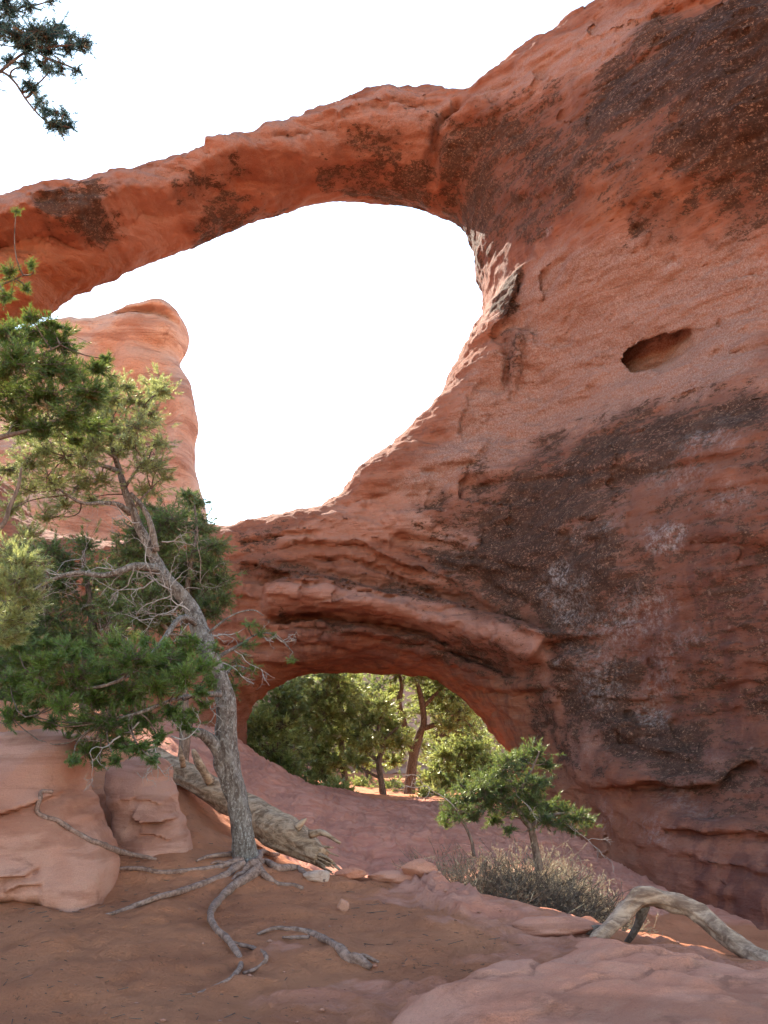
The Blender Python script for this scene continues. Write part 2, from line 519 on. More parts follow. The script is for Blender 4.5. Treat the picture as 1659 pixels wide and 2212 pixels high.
# ------------------------------------------------------------------ ground: one sheet
_px = [  # picture point + distance of ground seen there
    (0, 2212, 6.2), (400, 2212, 6.2), (800, 2212, 6.3), (1250, 2212, 6.2), (1659, 2212, 6.1),
    (120, 2040, 7.7), (400, 2020, 7.9), (700, 2040, 7.9), (950, 2060, 7.8), (0, 2060, 7.5),
    (500, 1915, 9.6), (535, 1848, 10.3), (300, 1865, 10.0), (700, 1930, 9.8), (800, 1898, 10.8), (640, 1872, 11.3),
    (900, 1905, 10.8), (960, 1925, 10.4), (1040, 1985, 9.6), (1130, 2003, 9.3), (1250, 2042, 8.5), (1450, 2062, 8.2), (1659, 2105, 7.7),
    (240, 1960, 8.8), (195, 1705, 11.6), (222, 1765, 10.8), (330, 1650, 12.6), (425, 1800, 11.2), (240, 1690, 12.2), (0, 1985, 8.4), (450, 1785, 12.0), (350, 1650, 13.5), (560, 1830, 11.6),
    (100, 1545, 14.0), (0, 1570, 12.8), (-300, 1540, 13.0), (-500, 1900, 9.0), (250, 1560, 17.0), (420, 1640, 17.0), (-100, 1760, 10.5),
    (850, 1885, 20.8), (960, 1880, 20.2), (700, 1868, 20.8), (600, 1800, 21.8), (700, 1795, 23.0), (850, 1805, 23.0), (1000, 1810, 23.0),
    (850, 1745, 29.5), (700, 1727, 30.0), (960, 1740, 29.5), (600, 1690, 30.0), (545, 1630, 30.0), (1060, 1745, 29.5), (480, 1590, 28.0),
    (1100, 1968, 13.5), (1250, 2030, 13.0), (1400, 2085, 12.3), (1000, 1905, 15.5), (1150, 1935, 16.0), (1300, 2015, 15.0), (1500, 2110, 13.5), (1150, 1890, 18.5),
    (1350, 1995, 18.0), (1600, 2110, 15.0), (1800, 2120, 15.0), (1659, 2180, 12.0), (1900, 2180, 12.0), (1250, 1950, 18.0),
]
_cp = [at(a, b, c) for a, b, c in _px]
_cp += [np.array(p, float) for p in [
    (0, 3, 0), (-5, 3, .1), (5, 3, .05), (0, -5, 0), (-10, 0, .6), (10, 0, 0), (-12, 14, 2.6), (-14, 26, 3.0), (-8, 24, 2.4), (12, 12, -1.2), (14, 22, -1.8),
    (0, 12.6, -.35), (-1.2, 13.4, .1), (1.8, 12.0, -.55), (0, 15, -.75), (-2, 16, -.3), (0, 18, -.95), (1.5, 17.5, -1.0), (3.2, 11.0, -.6), (5, 11, -.9),
    (-3, 36, .2), (0, 35, -.3), (2.5, 35, -.35), (0, 42, -.45), (-8, 42, .6), (8, 42, .2), (0, 55, -.2), (-12, 60, 1), (12, 60, 1), (-18, 40, 2), (18, 40, 0)]]
_cp = np.array(_cp)
def _k(d): return np.sqrt(d * d + 0.16)
_D = _k(np.hypot(_cp[:, None, 0] - _cp[None, :, 0], _cp[:, None, 1] - _cp[None, :, 1]))
_n = len(_cp)
_A = np.zeros((_n + 1, _n + 1))
_A[:_n, :_n] = _D + np.eye(_n) * -0.05
_A[:_n, _n] = 1; _A[_n, :_n] = 1
_w = np.linalg.solve(_A, np.concatenate([_cp[:, 2], [0]]))
def ground_base(x, y):
    x = np.asarray(x, float); y = np.asarray(y, float)
    xc, yc = np.clip(x, -22, 22), np.clip(y, -10, 66)
    h = np.full(x.shape, _w[_n])
    for i in range(_n):
        h = h + _w[i] * _k(np.hypot(xc - _cp[i, 0], yc - _cp[i, 1]))
    return np.clip(h, -3, 4)
LIP = [at(a, b, c)[:2] for a, b, c in [(850, 1925, 10.6), (905, 1900, 10.9), (985, 1925, 10.4), (1050, 1985, 9.7), (1100, 2010, 9.3), (1000, 2000, 9.2), (900, 1960, 9.7)]]
SLABZONE = [(-9, 17.2), (-3.5, 16.2), (-1.6, 16.6), (0.2, 17.2), (1.0, 17.6), (2.2, 17.4), (3.4, 18.6), (8, 19), (10, 30), (4, 33.0), (0, 33.5), (-6, 33), (-12, 30)]
def rock_mask(x, y):
    j = 0.35 * fbm(x * 1.3, y * 1.3, 0 * x, 3, 61)
    a = sstep(-0.25, 0.25, sdf(x, y, SLABZONE) + j)
    b = sstep(-0.12, 0.18, sdf(x, y, LIP) + 0.5 * j)
    c = sstep(0.25, 0.6, fbm(x * 0.9, y * 0.9, 0 * x + 3, 3, 77)) * sstep(-2.2, -0.5, x) * sstep(5, 7, y) * (1 - sstep(11, 12, y)) * 0.55
    return np.maximum(np.maximum(a, b), c)
def lip_h(x, y):
    s_ = sdf(x, y, LIP) + 0.25 * fbm(x * 1.8, y * 1.8, 0 * x, 3, 62)
    q_ = np.clip(s_, 0, 0.6) * 6
    return 0.028 * (np.floor(q_) + sstep(0, 0.35, q_ % 1)) + 0.05 * sstep(0, 0.1, s_)
def ground_h(x, y):
    x = np.asarray(x, float); y = np.asarray(y, float)
    z = ground_base(x, y)
    near = 1 - sstep(14, 30, np.abs(y)) * 0.6
    r = rock_mask(x, y)
    z = z + near * (1 - r) * (0.05 * fbm(x * 0.9, y * 0.9, 0 * x, 3, 11) + 0.03 * fbm(x * 3.3, y * 3.3, 0 * x, 4, 12) - 0.03 * sstep(0.25, 0.6, fbm(x * 4.2, y * 4.2, 0 * x + 9, 2, 14)))
    st = fbm(x * 1.1, y * 0.5, 0 * x + 4, 4, 15)
    led = np.abs((st * 3) % 1 - 0.5) * 2
    z = z + r * (0.10 * fbm(x * 0.7, y * 0.7, 0 * x, 4, 13) + 0.085 * led + 0.03)
    z = z + lip_h(x, y)
    far = sstep(40, 200, np.hypot(x, y))
    z = z + far * 1.5 * fbm(x * 0.02, y * 0.02, 0 * x, 3, 18)
    return z
def on_ground(px, py, lift=0.0):
    """where the line of sight through a picture point meets the ground"""
    d = raydir(px, py)
    t = np.concatenate([np.arange(4, 14, 0.03), np.arange(14, 60, 0.2)])
    X, Y, Z = d[0] * t, d[1] * t, EYE + d[2] * t
    g = ground_h(X, Y)
    k = np.nonzero(Z < g)[0]
    i = k[0] if len(k) else len(t) - 1
    return np.array([X[i], Y[i], g[i] + lift])

def _axis(lo, hi, step, ext_lo, ext_hi, grow=1.09):
    a = list(np.arange(lo, hi, step))
    s, v = step, a[-1]
    while v < ext_hi:
        s *= grow; v += s; a.append(v)
    s, v = step, a[0]
    while v > ext_lo:
        s *= grow; v -= s; a.insert(0, v)
    return np.array(a)
gy = np.concatenate([_axis(4.6, 13.2, 0.04, -500, 13.0), np.arange(13.25, 34, 0.13), _axis(34.2, 50, 0.4, 34.1, 1500)])
gy = np.unique(np.round(gy, 4))
gx = _axis(-5.0, 5.2, 0.045, -1500, 1500)
GX, GY = np.meshgrid(gx, gy, indexing='ij')
gz = ground_h(GX.ravel(), GY.ravel())
gv = np.stack([GX.ravel(), GY.ravel(), gz], 1)
_i = np.arange(len(gx) - 1)[:, None] * len(gy); _j = np.arange(len(gy) - 1)[None]
gq = np.stack([_i + _j, _i + len(gy) + _j, _i + len(gy) + _j + 1, _i + _j + 1], -1).reshape(-1, 4)

m, nt, out = nmat('sand and bedrock')
b = NB(nt)
P = b.pos()
n1 = b.noise(P, 1.1, 6, 0.65, 0.4)
n2 = b.noise(P, 6, 7, 0.72, 0.3)
n3 = b.noise(P, 42, 5, 0.75)
sand = b.mix(b.ramp(n1, 0.35, 0.65), (0.70, 0.272, 0.143), (0.60, 0.218, 0.113))
sand = b.mix(b.ramp(n2, 0.56, 0.70, 0, 0.4), sand, (0.33, 0.125, 0.065))
sand = b.mix(b.ramp(n3, 0.58, 0.75, 0, 0.4), sand, (0.46, 0.25, 0.15))
sand = b.mix(b.math('MULTIPLY', b.ramp(b.noise(P, 17, 4, 0.8), 0.60, 0.66), b.ramp(n1, 0.45, 0.62)), sand, (0.22, 0.105, 0.06))
strat = b.noise(b.pos((0.6, 2.4, 1.5), (0, 0, R(12))), 1.6, 6, 0.65, 0.7)
rk = b.mix(b.ramp(strat, 0.36, 0.64), (0.58, 0.22, 0.14), (0.63, 0.285, 0.20))
rk = b.mix(b.ramp(b.noise(P, 0.7, 5, 0.6), 0.5, 0.65, 0, 0.6), rk, (0.47, 0.195, 0.14))
rk = b.mix(b.ramp(n3, 0.55, 0.75, 0, 0.35), rk, (0.27, 0.12, 0.08))
msk = b.ramp(b.math('ADD', b.attr('rock'), b.math('MULTIPLY', b.math('SUBTRACT', n2, 0.5), 0.9)), 0.25, 0.75)
col = b.mix(msk, sand, rk)
hs = b.math('ADD', b.math('MULTIPLY', n2, 1.0), b.math('MULTIPLY', n3, 0.35))
hr = b.math('ADD', b.math('MULTIPLY', strat, 1.2), b.math('MULTIPLY', n3, 0.2))
hh = b.new('ShaderNodeMix', data_type='FLOAT'); b.link(msk, hh.inputs[0]); b.link(hs, hh.inputs[2]); b.link(hr, hh.inputs[3])
nn = b.bump(hh.outputs[0], 0.9, 0.13)
nn = b.bump(n3, 0.5, 0.012, nn)
b.bsdf(out, col, 0.95, nn, 0.1)
M_ground = m
g = mesh_obj('ground', gv, gq, M_ground, attrs={'rock': rock_mask(GX.ravel(), GY.ravel())})
tag(g, kind='structure')

# ------------------------------------------------------------------ the great rock fin with its two openings
vx, vy, vz = 0.075, 0.085, 0.075
AX = np.arange(-19.0, 16.5, vx); AZ = np.arange(-3.4, 31.0, vz)
XX, ZZ = np.meshgrid(AX, AZ, indexing='ij')
def fin_front(x, z):
    """distance of the fin's front face: level on the left, coming forward on the right"""
    f = 30.0 - 11.5 * sstep(0.5, 11.5, x) ** 1.0 * (0.72 + 0.28 * sstep(22, 4, z))
    f = f - 1.0 * sstep(2.5, 6.0, x) * np.exp(-((z - 6.0) / 3.0) ** 2)             # belly of the right wall
    f = f + 2.6 * sstep(2.0, 5.5, x) * np.exp(-((z - 12.5) / 3.0) ** 2)            # leaning slab that the eye sits in
    f = f - 1.5 * sstep(3.0, 7.0, x) * np.exp(-((z - 17.5) / 2.8) ** 2)            # brow above it
    f = f + 1.1 * sstep(2.2, 5.5, x) * sstep(3.0, -1.0, z)                         # undercut foot
    f = f - 5.5 * sstep(2.8, -1.6, z) * sstep(1.8, 5.2, x) * sstep(12.0, 8.0, x)
    return f
def fin_half(x, z):
    return 2.6 + 0.7 * sstep(14.5, 9.0, z) + 3.0 * sstep(1.0, 7.0, x)
def to_fin(pts, mid=0.0, shift=0.0):
    """picture points -> (x, z) on the fin's front face, or 'mid' of the way through it"""
    out = []
    for px, py in pts:
        d = raydir(px, py)
        Y = 29.0
        for _ in range(40):
            t = Y / d[1]
            x, z = d[0] * t, EYE + d[2] * t
            Yn = float(fin_front(np.array(x), np.array(z))) + mid * float(fin_half(np.array(x), np.array(z))) + shift
            Y = 0.5 * Y + 0.5 * Yn
        t = Y / d[1]
        out.append((d[0] * t, EYE + d[2] * t))
    return np.array(out)
SKY = [(-420, 430), (-300, 435), (-150, 440), (0, 437), (60, 425), (130, 402), (250, 375), (340, 352), (410, 340), (470, 328), (540, 302), (600, 280), (660, 252), (720, 235), (780, 214), (830, 198),
       (880, 189), (930, 187), (965, 193), (988, 207), (1000, 211), (1040, 188), (1090, 150), (1150, 108), (1230, 60), (1320, 0), (1420, -75), (1530, -140), (1680, -200), (1900, -250)]
BIGO = [(0, 722), (100, 680), (130, 655), (180, 630), (240, 603), (300, 572), (360, 550), (420, 530), (480, 505), (540, 482), (600, 462), (660, 443), (720, 433), (770, 432), (830, 437), (880, 446),
        (930, 458), (960, 463), (985, 475), (1010, 505), (1030, 545), (1042, 590), (1050, 640), (1052, 670), (1035, 705), (1010, 745), (980, 800), (960, 850), (930, 890), (900, 925), (860, 960),
        (810, 995), (770, 1025), (742, 1060), (728, 1076), (690, 1092), (640, 1103), (580, 1113), (520, 1126), (455, 1138), (380, 1150), (250, 1165), (100, 1150), (0, 1050), (-100, 900), (-80, 770)]
LOWO = [(527, 1575), (540, 1535), (570, 1505), (600, 1482), (640, 1465), (700, 1455), (760, 1453), (820, 1455), (880, 1460), (930, 1466), (965, 1485), (1000, 1515), (1030, 1555), (1060, 1590),
        (1085, 1620), (1105, 1680), (1120, 1750), (1100, 1830), (900, 1850), (700, 1840), (600, 1750), (555, 1690), (535, 1640)]
def offs(P, up):     # which part of a rim is seen edge-on lies nearer or farther through the rock
    return P
sky_xz = to_fin(SKY, 0.55)
outer = np.vstack([sky_xz, [(15.8, sky_xz[-1][1] + 0.5)], [(15.8, -6)], [(-18.4, -6)], [(-18.4, sky_xz[0][1] - 3)]])
bo_hi = to_fin(BIGO[:20], 1.4); bo_r = to_fin(BIGO[20:31], 1.0); bo_lo = to_fin(BIGO[31:], 0.75)
bigo = smooth_poly(np.vstack([bo_hi, bo_r, bo_lo]), 3)
lowo = smooth_poly(np.vstack([to_fin(LOWO[:11], 1.25), to_fin(LOWO[11:17], 1.5), to_fin(LOWO[17:], 1.0)]), 3)
s1 = sdf(XX, ZZ, outer); s2 = -sdf(XX, ZZ, bigo); s3 = -sdf(XX, ZZ, lowo)
jit = 0.055 * fbm(XX * 0.9, 0 * XX, ZZ * 0.9, 4, 21)
edge = np.minimum(np.minimum(s1, s2), s3) + jit

# relief on the front face (positive = towards the viewer)
det = np.zeros_like(XX)
def rib(line, w, A, cut=0.3, fade=0.08):
    global det
    t, al = line_frame(XX, ZZ, to_fin(smooth_poly(line, 4, False)))
    fd = sstep(0, fade, al) * sstep(1, 1 - fade, al)
    prof = np.where(np.abs(t) < w, np.sqrt(np.clip(1 - (t / w) ** 2, 0, 1)) ** 0.8, 0) * A
    det = det + fd * (prof - cut * np.exp(-((t + w * 1.12) / 0.16) ** 2) - 0.4 * cut * np.exp(-((t - w) / 0.2) ** 2))
def ledge(line, A, L=0.9, under=0.6, crack=0.0, fade=0.1):
    """rock above the line stands proud of rock below it"""
    global det
    t, al = line_frame(XX, ZZ, to_fin(smooth_poly(line, 4, False)))
    t = t + 0.10 * fbm(XX * 1.2, 0 * XX, ZZ * 1.2, 3, 33)
    fd = sstep(0, fade, al) * sstep(1, 1 - fade, al)
    up = np.where(t > 0, np.exp(-t / L), 0) * sstep(0, 0.07, t)
    dn = np.where(t <= 0, np.exp(t / under), 0)
    det = det + fd * (A * up - 0.7 * A * dn - crack * np.exp(-(t / 0.09) ** 2))
def crack(line, depth, w=0.1):
    global det
    t, al = line_frame(XX, ZZ, to_fin(smooth_poly(line, 4, False)))
    t = t + 0.08 * fbm(XX * 1.5, 0 * XX, ZZ * 1.5, 3, 35)
    det = det - depth * np.exp(-(t / w) ** 2) * sstep(0, .1, al) * sstep(1, .9, al)
# broad swells and bedding
det += 0.40 * fbm(XX * 0.22, 0 * XX, ZZ * 0.28, 3, 41) + 0.18 * fbm(XX * 0.7, 0 * XX + 2, ZZ * 0.9, 3, 42)
bed = ZZ * 1.0 + XX * 0.13 + 0.5 * fbm(XX * 0.2, 0 * XX, ZZ * 0.2, 2, 43)
q = vnoise(0 * XX, 0 * XX, bed * 1.9, 44) + 0.6 * vnoise(XX * 0.2, 0 * XX, bed * 4.5, 45)
det += 0.10 * (1 - 0.65 * sstep(1.5, 4.5, XX)) * q * sstep(2.2, 0.6, np.abs(fbm(XX * 0.15, 0 * XX, ZZ * 0.15, 2, 46)) * 4)
# the beam between sky and the big opening: weathered upper face overhangs a recessed underside
ledge([(-150, 520), (0, 497), (70, 470), (150, 485), (250, 432), (370, 395), (480, 352), (560, 332), (640, 322), (720, 335)], 1.1, 1.2, 0.8)
ledge([(370, 442), (450, 412), (560, 372), (640, 332), (720, 312), (800, 352), (900, 352)], 0.7, 0.6, 0.6)
ledge([(0, 560), (120, 540), (260, 520), (420, 480), (560, 430)], 0.35, 0.6, 0.6)
ledge([(540, 302), (640, 285), (740, 262), (860, 232), (960, 222)], 0.16, 0.4, 0.3, 0.08)
ledge([(180, 590), (300, 540), (420, 510)], 0.15, 0.4, 0.4)
crack([(1003, 200), (985, 232), (955, 255), (940, 290), (938, 340), (942, 400), (955, 460)], 1.0, 0.17)
ledge([(1040, 400), (1130, 390), (1230, 385), (1330, 400)], 0.25, 0.6, 0.5)
# the lintel between the openings
rib([(560, 1300), (610, 1288), (670, 1278), (740, 1290), (830, 1302), (930, 1322), (1030, 1362), (1110, 1392), (1180, 1412)], 0.55, 1.35, 1.1, 0.05)
ledge([(480, 1205), (540, 1215), (600, 1236), (700, 1254), (800, 1264), (900, 1284), (980, 1316)], 0.36, 0.7, 0.6)
ledge([(590, 1190), (650, 1172), (720, 1166), (790, 1180), (840, 1208), (930, 1242)], 0.32, 0.6, 0.5)
ledge([(830, 1222), (900, 1230), (980, 1260), (1060, 1310)], 0.2, 0.4, 0.3)
ledge([(850, 1150), (900, 1162), (960, 1176), (1035, 1186)], 0.3, 0.6, 0.4, 0.05, 0.03)
ledge([(500, 1350), (560, 1352), (640, 1350), (720, 1352)], 0.18, 0.4, 0.4)
ledge([(560, 1432), (640, 1424), (740, 1425), (770, 1408), (850, 1412)], 0.25, 0.4, 0.4)
ledge([(720, 1372), (850, 1382), (950, 1390), (1060, 1412), (1150, 1470)], 0.40, 0.5, 0.6)
ledge([(900, 1478), (1000, 1480), (1080, 1482), (1160, 1500)], 0.4, 0.5, 0.4, 0.1)
ledge([(980, 1560), (1050, 1570), (1110, 1600)], 0.2, 0.4, 0.4)
for L_, A_ in (([(500, 1165), (570, 1160), (640, 1150), (700, 1148)], .2), ([(520, 1240), (640, 1262), (760, 1272), (880, 1296)], .22), ([(640, 1205), (740, 1200), (830, 1228), (960, 1290), (1060, 1340)], .24), ([(860, 1190), (960, 1215), (1080, 1265), (1180, 1330)], .2),
        ([(700, 1395), (820, 1400), (940, 1420), (1060, 1450)], .18), ([(560, 1390), (640, 1384), (720, 1392)], .14), ([(950, 1200), (1060, 1215), (1200, 1270), (1290, 1330)], .16), ([(1000, 1500), (1060, 1530), (1120, 1600), (1160, 1660)], .2), ([(1060, 1500), (1110, 1560), (1170, 1660), (1220, 1740)], .22)):
    ledge(L_, A_, 0.35, 0.3, A_ * .5, 0.12)
crack([(728, 1078), (760, 1082), (840, 1062), (880, 1060)], 0.12, 0.07)
crack([(900, 1020), (960, 1018), (1040, 985), (1060, 950), (1075, 930)], 0.22, 0.1)
# the right wall
ledge([(1000, 1040), (1100, 1032), (1200, 1020), (1360, 1022), (1480, 1005), (1659, 990)], 0.14, 0.8, 0.6, 0.08)
ledge([(1040, 1130), (1120, 1130), (1240, 1165), (1340, 1190)], 0.12, 0.5, 0.5, 0.05)
ledge([(930, 1235), (1050, 1240), (1150, 1260), (1280, 1290)], 0.16, 0.5, 0.5, 0.04)
ledge([(1060, 1350), (1140, 1385), (1240, 1385), (1310, 1370)], 0.3, 0.5, 0.4)
ledge([(1180, 1415), (1240, 1480), (1300, 1560), (1390, 1610), (1480, 1640)], 0.22, 0.5, 0.5)
ledge([(1290, 1690), (1400, 1692), (1480, 1702), (1560, 1702), (1600, 1665), (1659, 1640)], 0.6, 0.6, 0.5, 0.1)
ledge([(1400, 1790), (1520, 1800), (1600, 1800), (1700, 1812)], 0.3, 0.5, 0.4, 0.08)
ledge([(1470, 1170), (1530, 1165), (1600, 1172), (1700, 1200)], 0.25, 0.6, 0.6, 0.08)
crack([(1365, 1042), (1366, 1100), (1358, 1185)], 0.16, 0.07)
ledge([(1150, 1400), (1185, 1500), (1230, 1620), (1310, 1760), (1400, 1900)], 0.45, 1.4, 1.3, 0.0, 0.15)
ledge([(1180, 1470), (1240, 1600), (1330, 1740), (1430, 1860)], 0.25, 0.6, 0.5, 0.0, 0.15)
crack([(1180, 1500), (1220, 1600), (1290, 1720), (1370, 1850)], 0.25, 0.3)
crack([(1290, 1700), (1340, 1780), (1370, 1870), (1420, 1950)], 0.3, 0.25)
ledge([(1060, 720), (1090, 690), (1110, 650), (1130, 560)], 0.35, 0.5, 0.4)
crack([(1070, 700), (1085, 750), (1105, 850)], 0.18, 0.10)
rib([(1085, 720), (1115, 740), (1105, 850)], 0.16, 0.3, 0.1)
# the eye-shaped hollow
EYE_P = [(1350, 776), (1362, 757), (1400, 731), (1450, 711), (1490, 700), (1510, 704), (1513, 725), (1500, 750), (1470, 776), (1430, 797), (1390, 800), (1360, 791)]
es = sdf(XX, ZZ, smooth_poly(to_fin(EYE_P), 3)) + 0.06 * fbm(XX * 2, 0 * XX, ZZ * 2, 3, 51)
det -= 0.10 * np.exp(-(es / 0.25) ** 2)

# broken plates: beds split into blocks that stand a little proud of one another, with sharp edges
def plates(f, g, A, tilt, seed, thr):
    bb_ = (ZZ + tilt * XX + 0.35 * fbm(XX * 0.3, 0 * XX, ZZ * 0.3, 3, seed)) * f
    li = np.floor(bb_)
    xs = (XX + 0.25 * fbm(XX * 0.9, 0 * XX, ZZ * 0.9, 3, seed + 1)) * g + 7.3 * _hash(li.astype(np.int64), 0, 0, seed)
    val = _hash(li.astype(np.int64), np.floor(xs).astype(np.int64), 3, seed + 2)
    m_ = sstep(thr, thr + 0.25, fbm(XX * 0.28, 0 * XX, ZZ * 0.35, 4, seed + 3))
    return A * (val - 0.5) * m_
det += sstep(0.15, 1.0, edge) * (plates(1.1, 0.35, 0.42, 0.16, 901, -0.25) + plates(2.4, 0.7, 0.24, 0.20, 911, -0.2) + plates(0.6, 0.5, 0.34, -0.1, 921, -0.1))
tr_ = 0.5 * fbm(XX * 0.55, 0 * XX, ZZ * 0.8, 4, 931) * 4.0 + ZZ * 0.4
det += 0.11 * (sstep(0.86, 1.0, tr_ % 1.0) - (tr_ % 1.0))
det *= sstep(-0.05, 0.75, s1)
half = fin_half(XX, ZZ)
ymid = fin_front(XX, ZZ) + half
rnd = 1.1 + 0.5 * sstep(13, 17, ZZ) + 1.6 * sstep(3.0, 7.0, XX) * sstep(9, 16, ZZ) + 1.0 * sstep(0.5, 3.0, XX) * sstep(6, 1, ZZ)
NE = int(2 * 8.6 / vy)
ET = np.linspace(-8.6, 8.6, NE)
ve = ET[1] - ET[0]
rim = np.clip(1 - edge / rnd, 0, None)
rim = (rim ** 2.0).astype(np.float32)
F = np.empty((len(AX), NE, len(AZ)), np.float32)
EPOLY = smooth_poly(to_fin(EYE_P), 3)
ew = es > -0.6
e0, e1 = np.nonzero(ew.any(1))[0][[0, -1]]; f0, f1 = np.nonzero(ew.any(0))[0][[0, -1]]; f1 += 16
ej = fbm(XX[e0:e1, f0:f1] * 1.6, 0 * XX[e0:e1, f0:f1], ZZ[e0:e1, f0:f1] * 1.6, 3, 53)
en = vnoise(XX[e0:e1, f0:f1] * 3.0, 0 * XX[e0:e1, f0:f1], ZZ[e0:e1, f0:f1] * 0.6, 52)
for k, e in enumerate(ET):
    wfr = float(sstep(0.4, -1.2, np.array(e)))
    ee = (e + det * wfr) / half
    F[:, k, :] = 1 - rim - np.abs(ee) ** (2.4)
    # the eye-shaped hollow runs back and up into the wall
    if ew.any():
        dp = e + half[e0:e1, f0:f1] + det[e0:e1, f0:f1]
        eb = sdf(XX[e0:e1, f0:f1], ZZ[e0:e1, f0:f1] - 0.40 * np.clip(dp, 0, 3), EPOLY) + 0.05 * en + 0.10 * ej
        F[e0:e1, k, f0:f1] = np.minimum(F[e0:e1, k, f0:f1], -np.minimum(eb * 1.5, (1.45 + 0.35 * en - dp)) )
F[0] = F[-1] = -1; F[:, 0] = F[:, -1] = -1; F[:, :, 0] = F[:, :, -1] = -1
V, Q = surface_nets(F)
del F
fx = AX[0] + V[:, 0] * vx; fz = AZ[0] + V[:, 2] * vz
fy = ET[0] + V[:, 1] * ve
ix = np.clip(V[:, 0].astype(int), 0, len(AX) - 1); iz = np.clip(V[:, 2].astype(int), 0, len(AZ) - 1)
fx0, fz0 = fx.copy(), fz.copy()
fy = fy + fin_front(fx, fz) + fin_half(fx, fz)
V = np.stack([fx, fy, fz], 1)
N = vnormals(V, Q)
dd = 0.06 * fbm(fx * 0.8, fy * 0.8, fz * 1.1, 4, 71) + 0.05 * fbm(fx * 2.2, fy * 2.2, fz * 4.5, 3, 72)
V = V + N * dd[:, None]
# stains and growths, each with a place of its own on the rock
JN = [fbm(fx * f, fy * f, fz * f, 4, 90 + i) for i, f in enumerate((0.8, 1.0, 1.25, 0.9))]
def stain(poly, soft, jag=0.5, seed=0, k=1.0):
    P = to_fin(poly)
    d = sdf(fx0, fz0, P) + jag * JN[seed % 4]
    return k * sstep(-soft, soft, d)
def spot(px, py, r, seed=0, k=1.0, sq=1.0):
    c = to_fin([(px, py)])[0]; rr = r * 27.0 / FPX
    d = np.hypot(fx0 - c[0], (fz0 - c[1]) * sq) / rr + 0.5 * JN[(seed + 1) % 4]
    return 0.75 * k * sstep(1.0, 0.2, d)
mx = lambda *a: np.maximum.reduce(a)
varn = mx(
    stain([(1390, 50), (1700, -60), (1760, 470), (1620, 430), (1500, 380), (1400, 350), (1340, 310), (1290, 230), (1330, 150)], 1.5, 0.8, 0, 1.25),
    stain([(950, 270), (1040, 235), (1180, 215), (1300, 290), (1340, 390), (1230, 420), (1090, 370), (1070, 460), (985, 410)], 1.2, 0.8, 1, 0.85),
    stain([(1090, 380), (1220, 350), (1240, 440), (1150, 500), (1080, 480)], 0.5, 0.5, 2, 0.55),
    spot(1385, 480, 45, 3, 1.2), spot(1600, 330, 90, 4, 1.0), spot(1590, 560, 50, 40, .45),
    stain([(1000, 1100), (1100, 1015), (1230, 930), (1400, 885), (1700, 850), (1720, 960), (1460, 1010), (1370, 1060), (1375, 1250), (1300, 1370), (1150, 1385), (1050, 1330), (950, 1262), (905, 1195), (930, 1110)], 1.3, 0.8, 5, 1.0),
    stain([(1160, 1400), (1300, 1380), (1400, 1450), (1480, 1560), (1570, 1620), (1610, 1700), (1440, 1695), (1330, 1650), (1250, 1620), (1200, 1530)], 0.9, 0.7, 6, 0.95),
    stain([(1605, 1170), (1760, 1160), (1760, 1540), (1640, 1520), (1620, 1350)], 0.4, 0.4, 7, 0.85),
    stain([(100, 432), (210, 400), (255, 420), (210, 462), (130, 482), (95, 470)], 0.25, 0.3, 8, 0.85),
    stain([(375, 400), (480, 352), (620, 332), (780, 292), (935, 285), (935, 330), (780, 345), (600, 372), (460, 425), (390, 445)], 0.3, 0.4, 9, 0.7),
    stain([(490, 1150), (600, 1128), (590, 1185), (530, 1195)], 0.3, 0.3, 10, 0.5),
    stain([(510, 1215), (600, 1195), (720, 1235), (900, 1255), (1010, 1330), (900, 1300), (700, 1268), (590, 1256)], 0.2, 0.3, 11, 0.6),
    stain([(640, 1335), (800, 1352), (1000, 1370), (1110, 1420), (1150, 1480), (1000, 1440), (850, 1395)], 0.2, 0.25, 12, 0.55),
    stain([(596, 1270), (612, 1270), (616, 1330), (600, 1330)], 0.12, 0.1, 13, 0.8),
    stain([(1100, 570), (1135, 552), (1115, 650), (1082, 690), (1068, 640)], 0.12, 0.15, 14, 1.0),
    stain([(1065, 720), (1100, 690), (1155, 730), (1130, 800), (1105, 852), (1082, 780)], 0.3, 0.4, 15, 0.6),
    stain([(1420, 1640), (1560, 1690), (1659, 1720), (1700, 1800), (1560, 1760), (1430, 1720)], 0.3, 0.4, 16, 0.45),
    stain([(840, 230), (1000, 216), (990, 260), (860, 262)], 0.3, 0.4, 17, 0.25),
    stain([(150, 380), (420, 336), (700, 240), (960, 195), (980, 225), (760, 262), (560, 318), (380, 372)], 0.3, 0.4, 18, 0.26),
    stain([(1480, 1680), (1640, 1660), (1720, 1700), (1720, 1830), (1560, 1790)], 0.3, 0.4, 19, 0.5),
    stain([(1390, 1130), (1720, 980), (1740, 1720), (1560, 1640), (1430, 1500)], 0.8, 0.7, 20, 0.52))
lich = mx(stain([(1020, 560), (1250, 540), (1500, 520), (1720, 440), (1720, 850), (1400, 885), (1240, 930), (1100, 1010), (980, 1080), (870, 1050), (950, 960), (1000, 880), (1060, 720)], 0.6, 0.6, 20, 1.0),
          0.75 * stain([(1000, 1090), (1150, 1000), (1400, 930), (1420, 1060), (1360, 1240), (1160, 1360), (960, 1250), (900, 1120)], 0.6, 0.8, 21),
          0.7 * stain([(1000, 215), (1320, 0), (1480, -40), (1300, 170), (1100, 230)], 0.5, 0.5, 22),
          0.6 * stain([(1170, 1420), (1300, 1390), (1480, 1560), (1560, 1640), (1440, 1690), (1250, 1620)], 0.5, 0.6, 23),
          0.5 * stain([(0, 440), (420, 342), (800, 205), (980, 200), (980, 300), (700, 300), (420, 380), (100, 470), (0, 480)], 0.4, 0.5, 24))
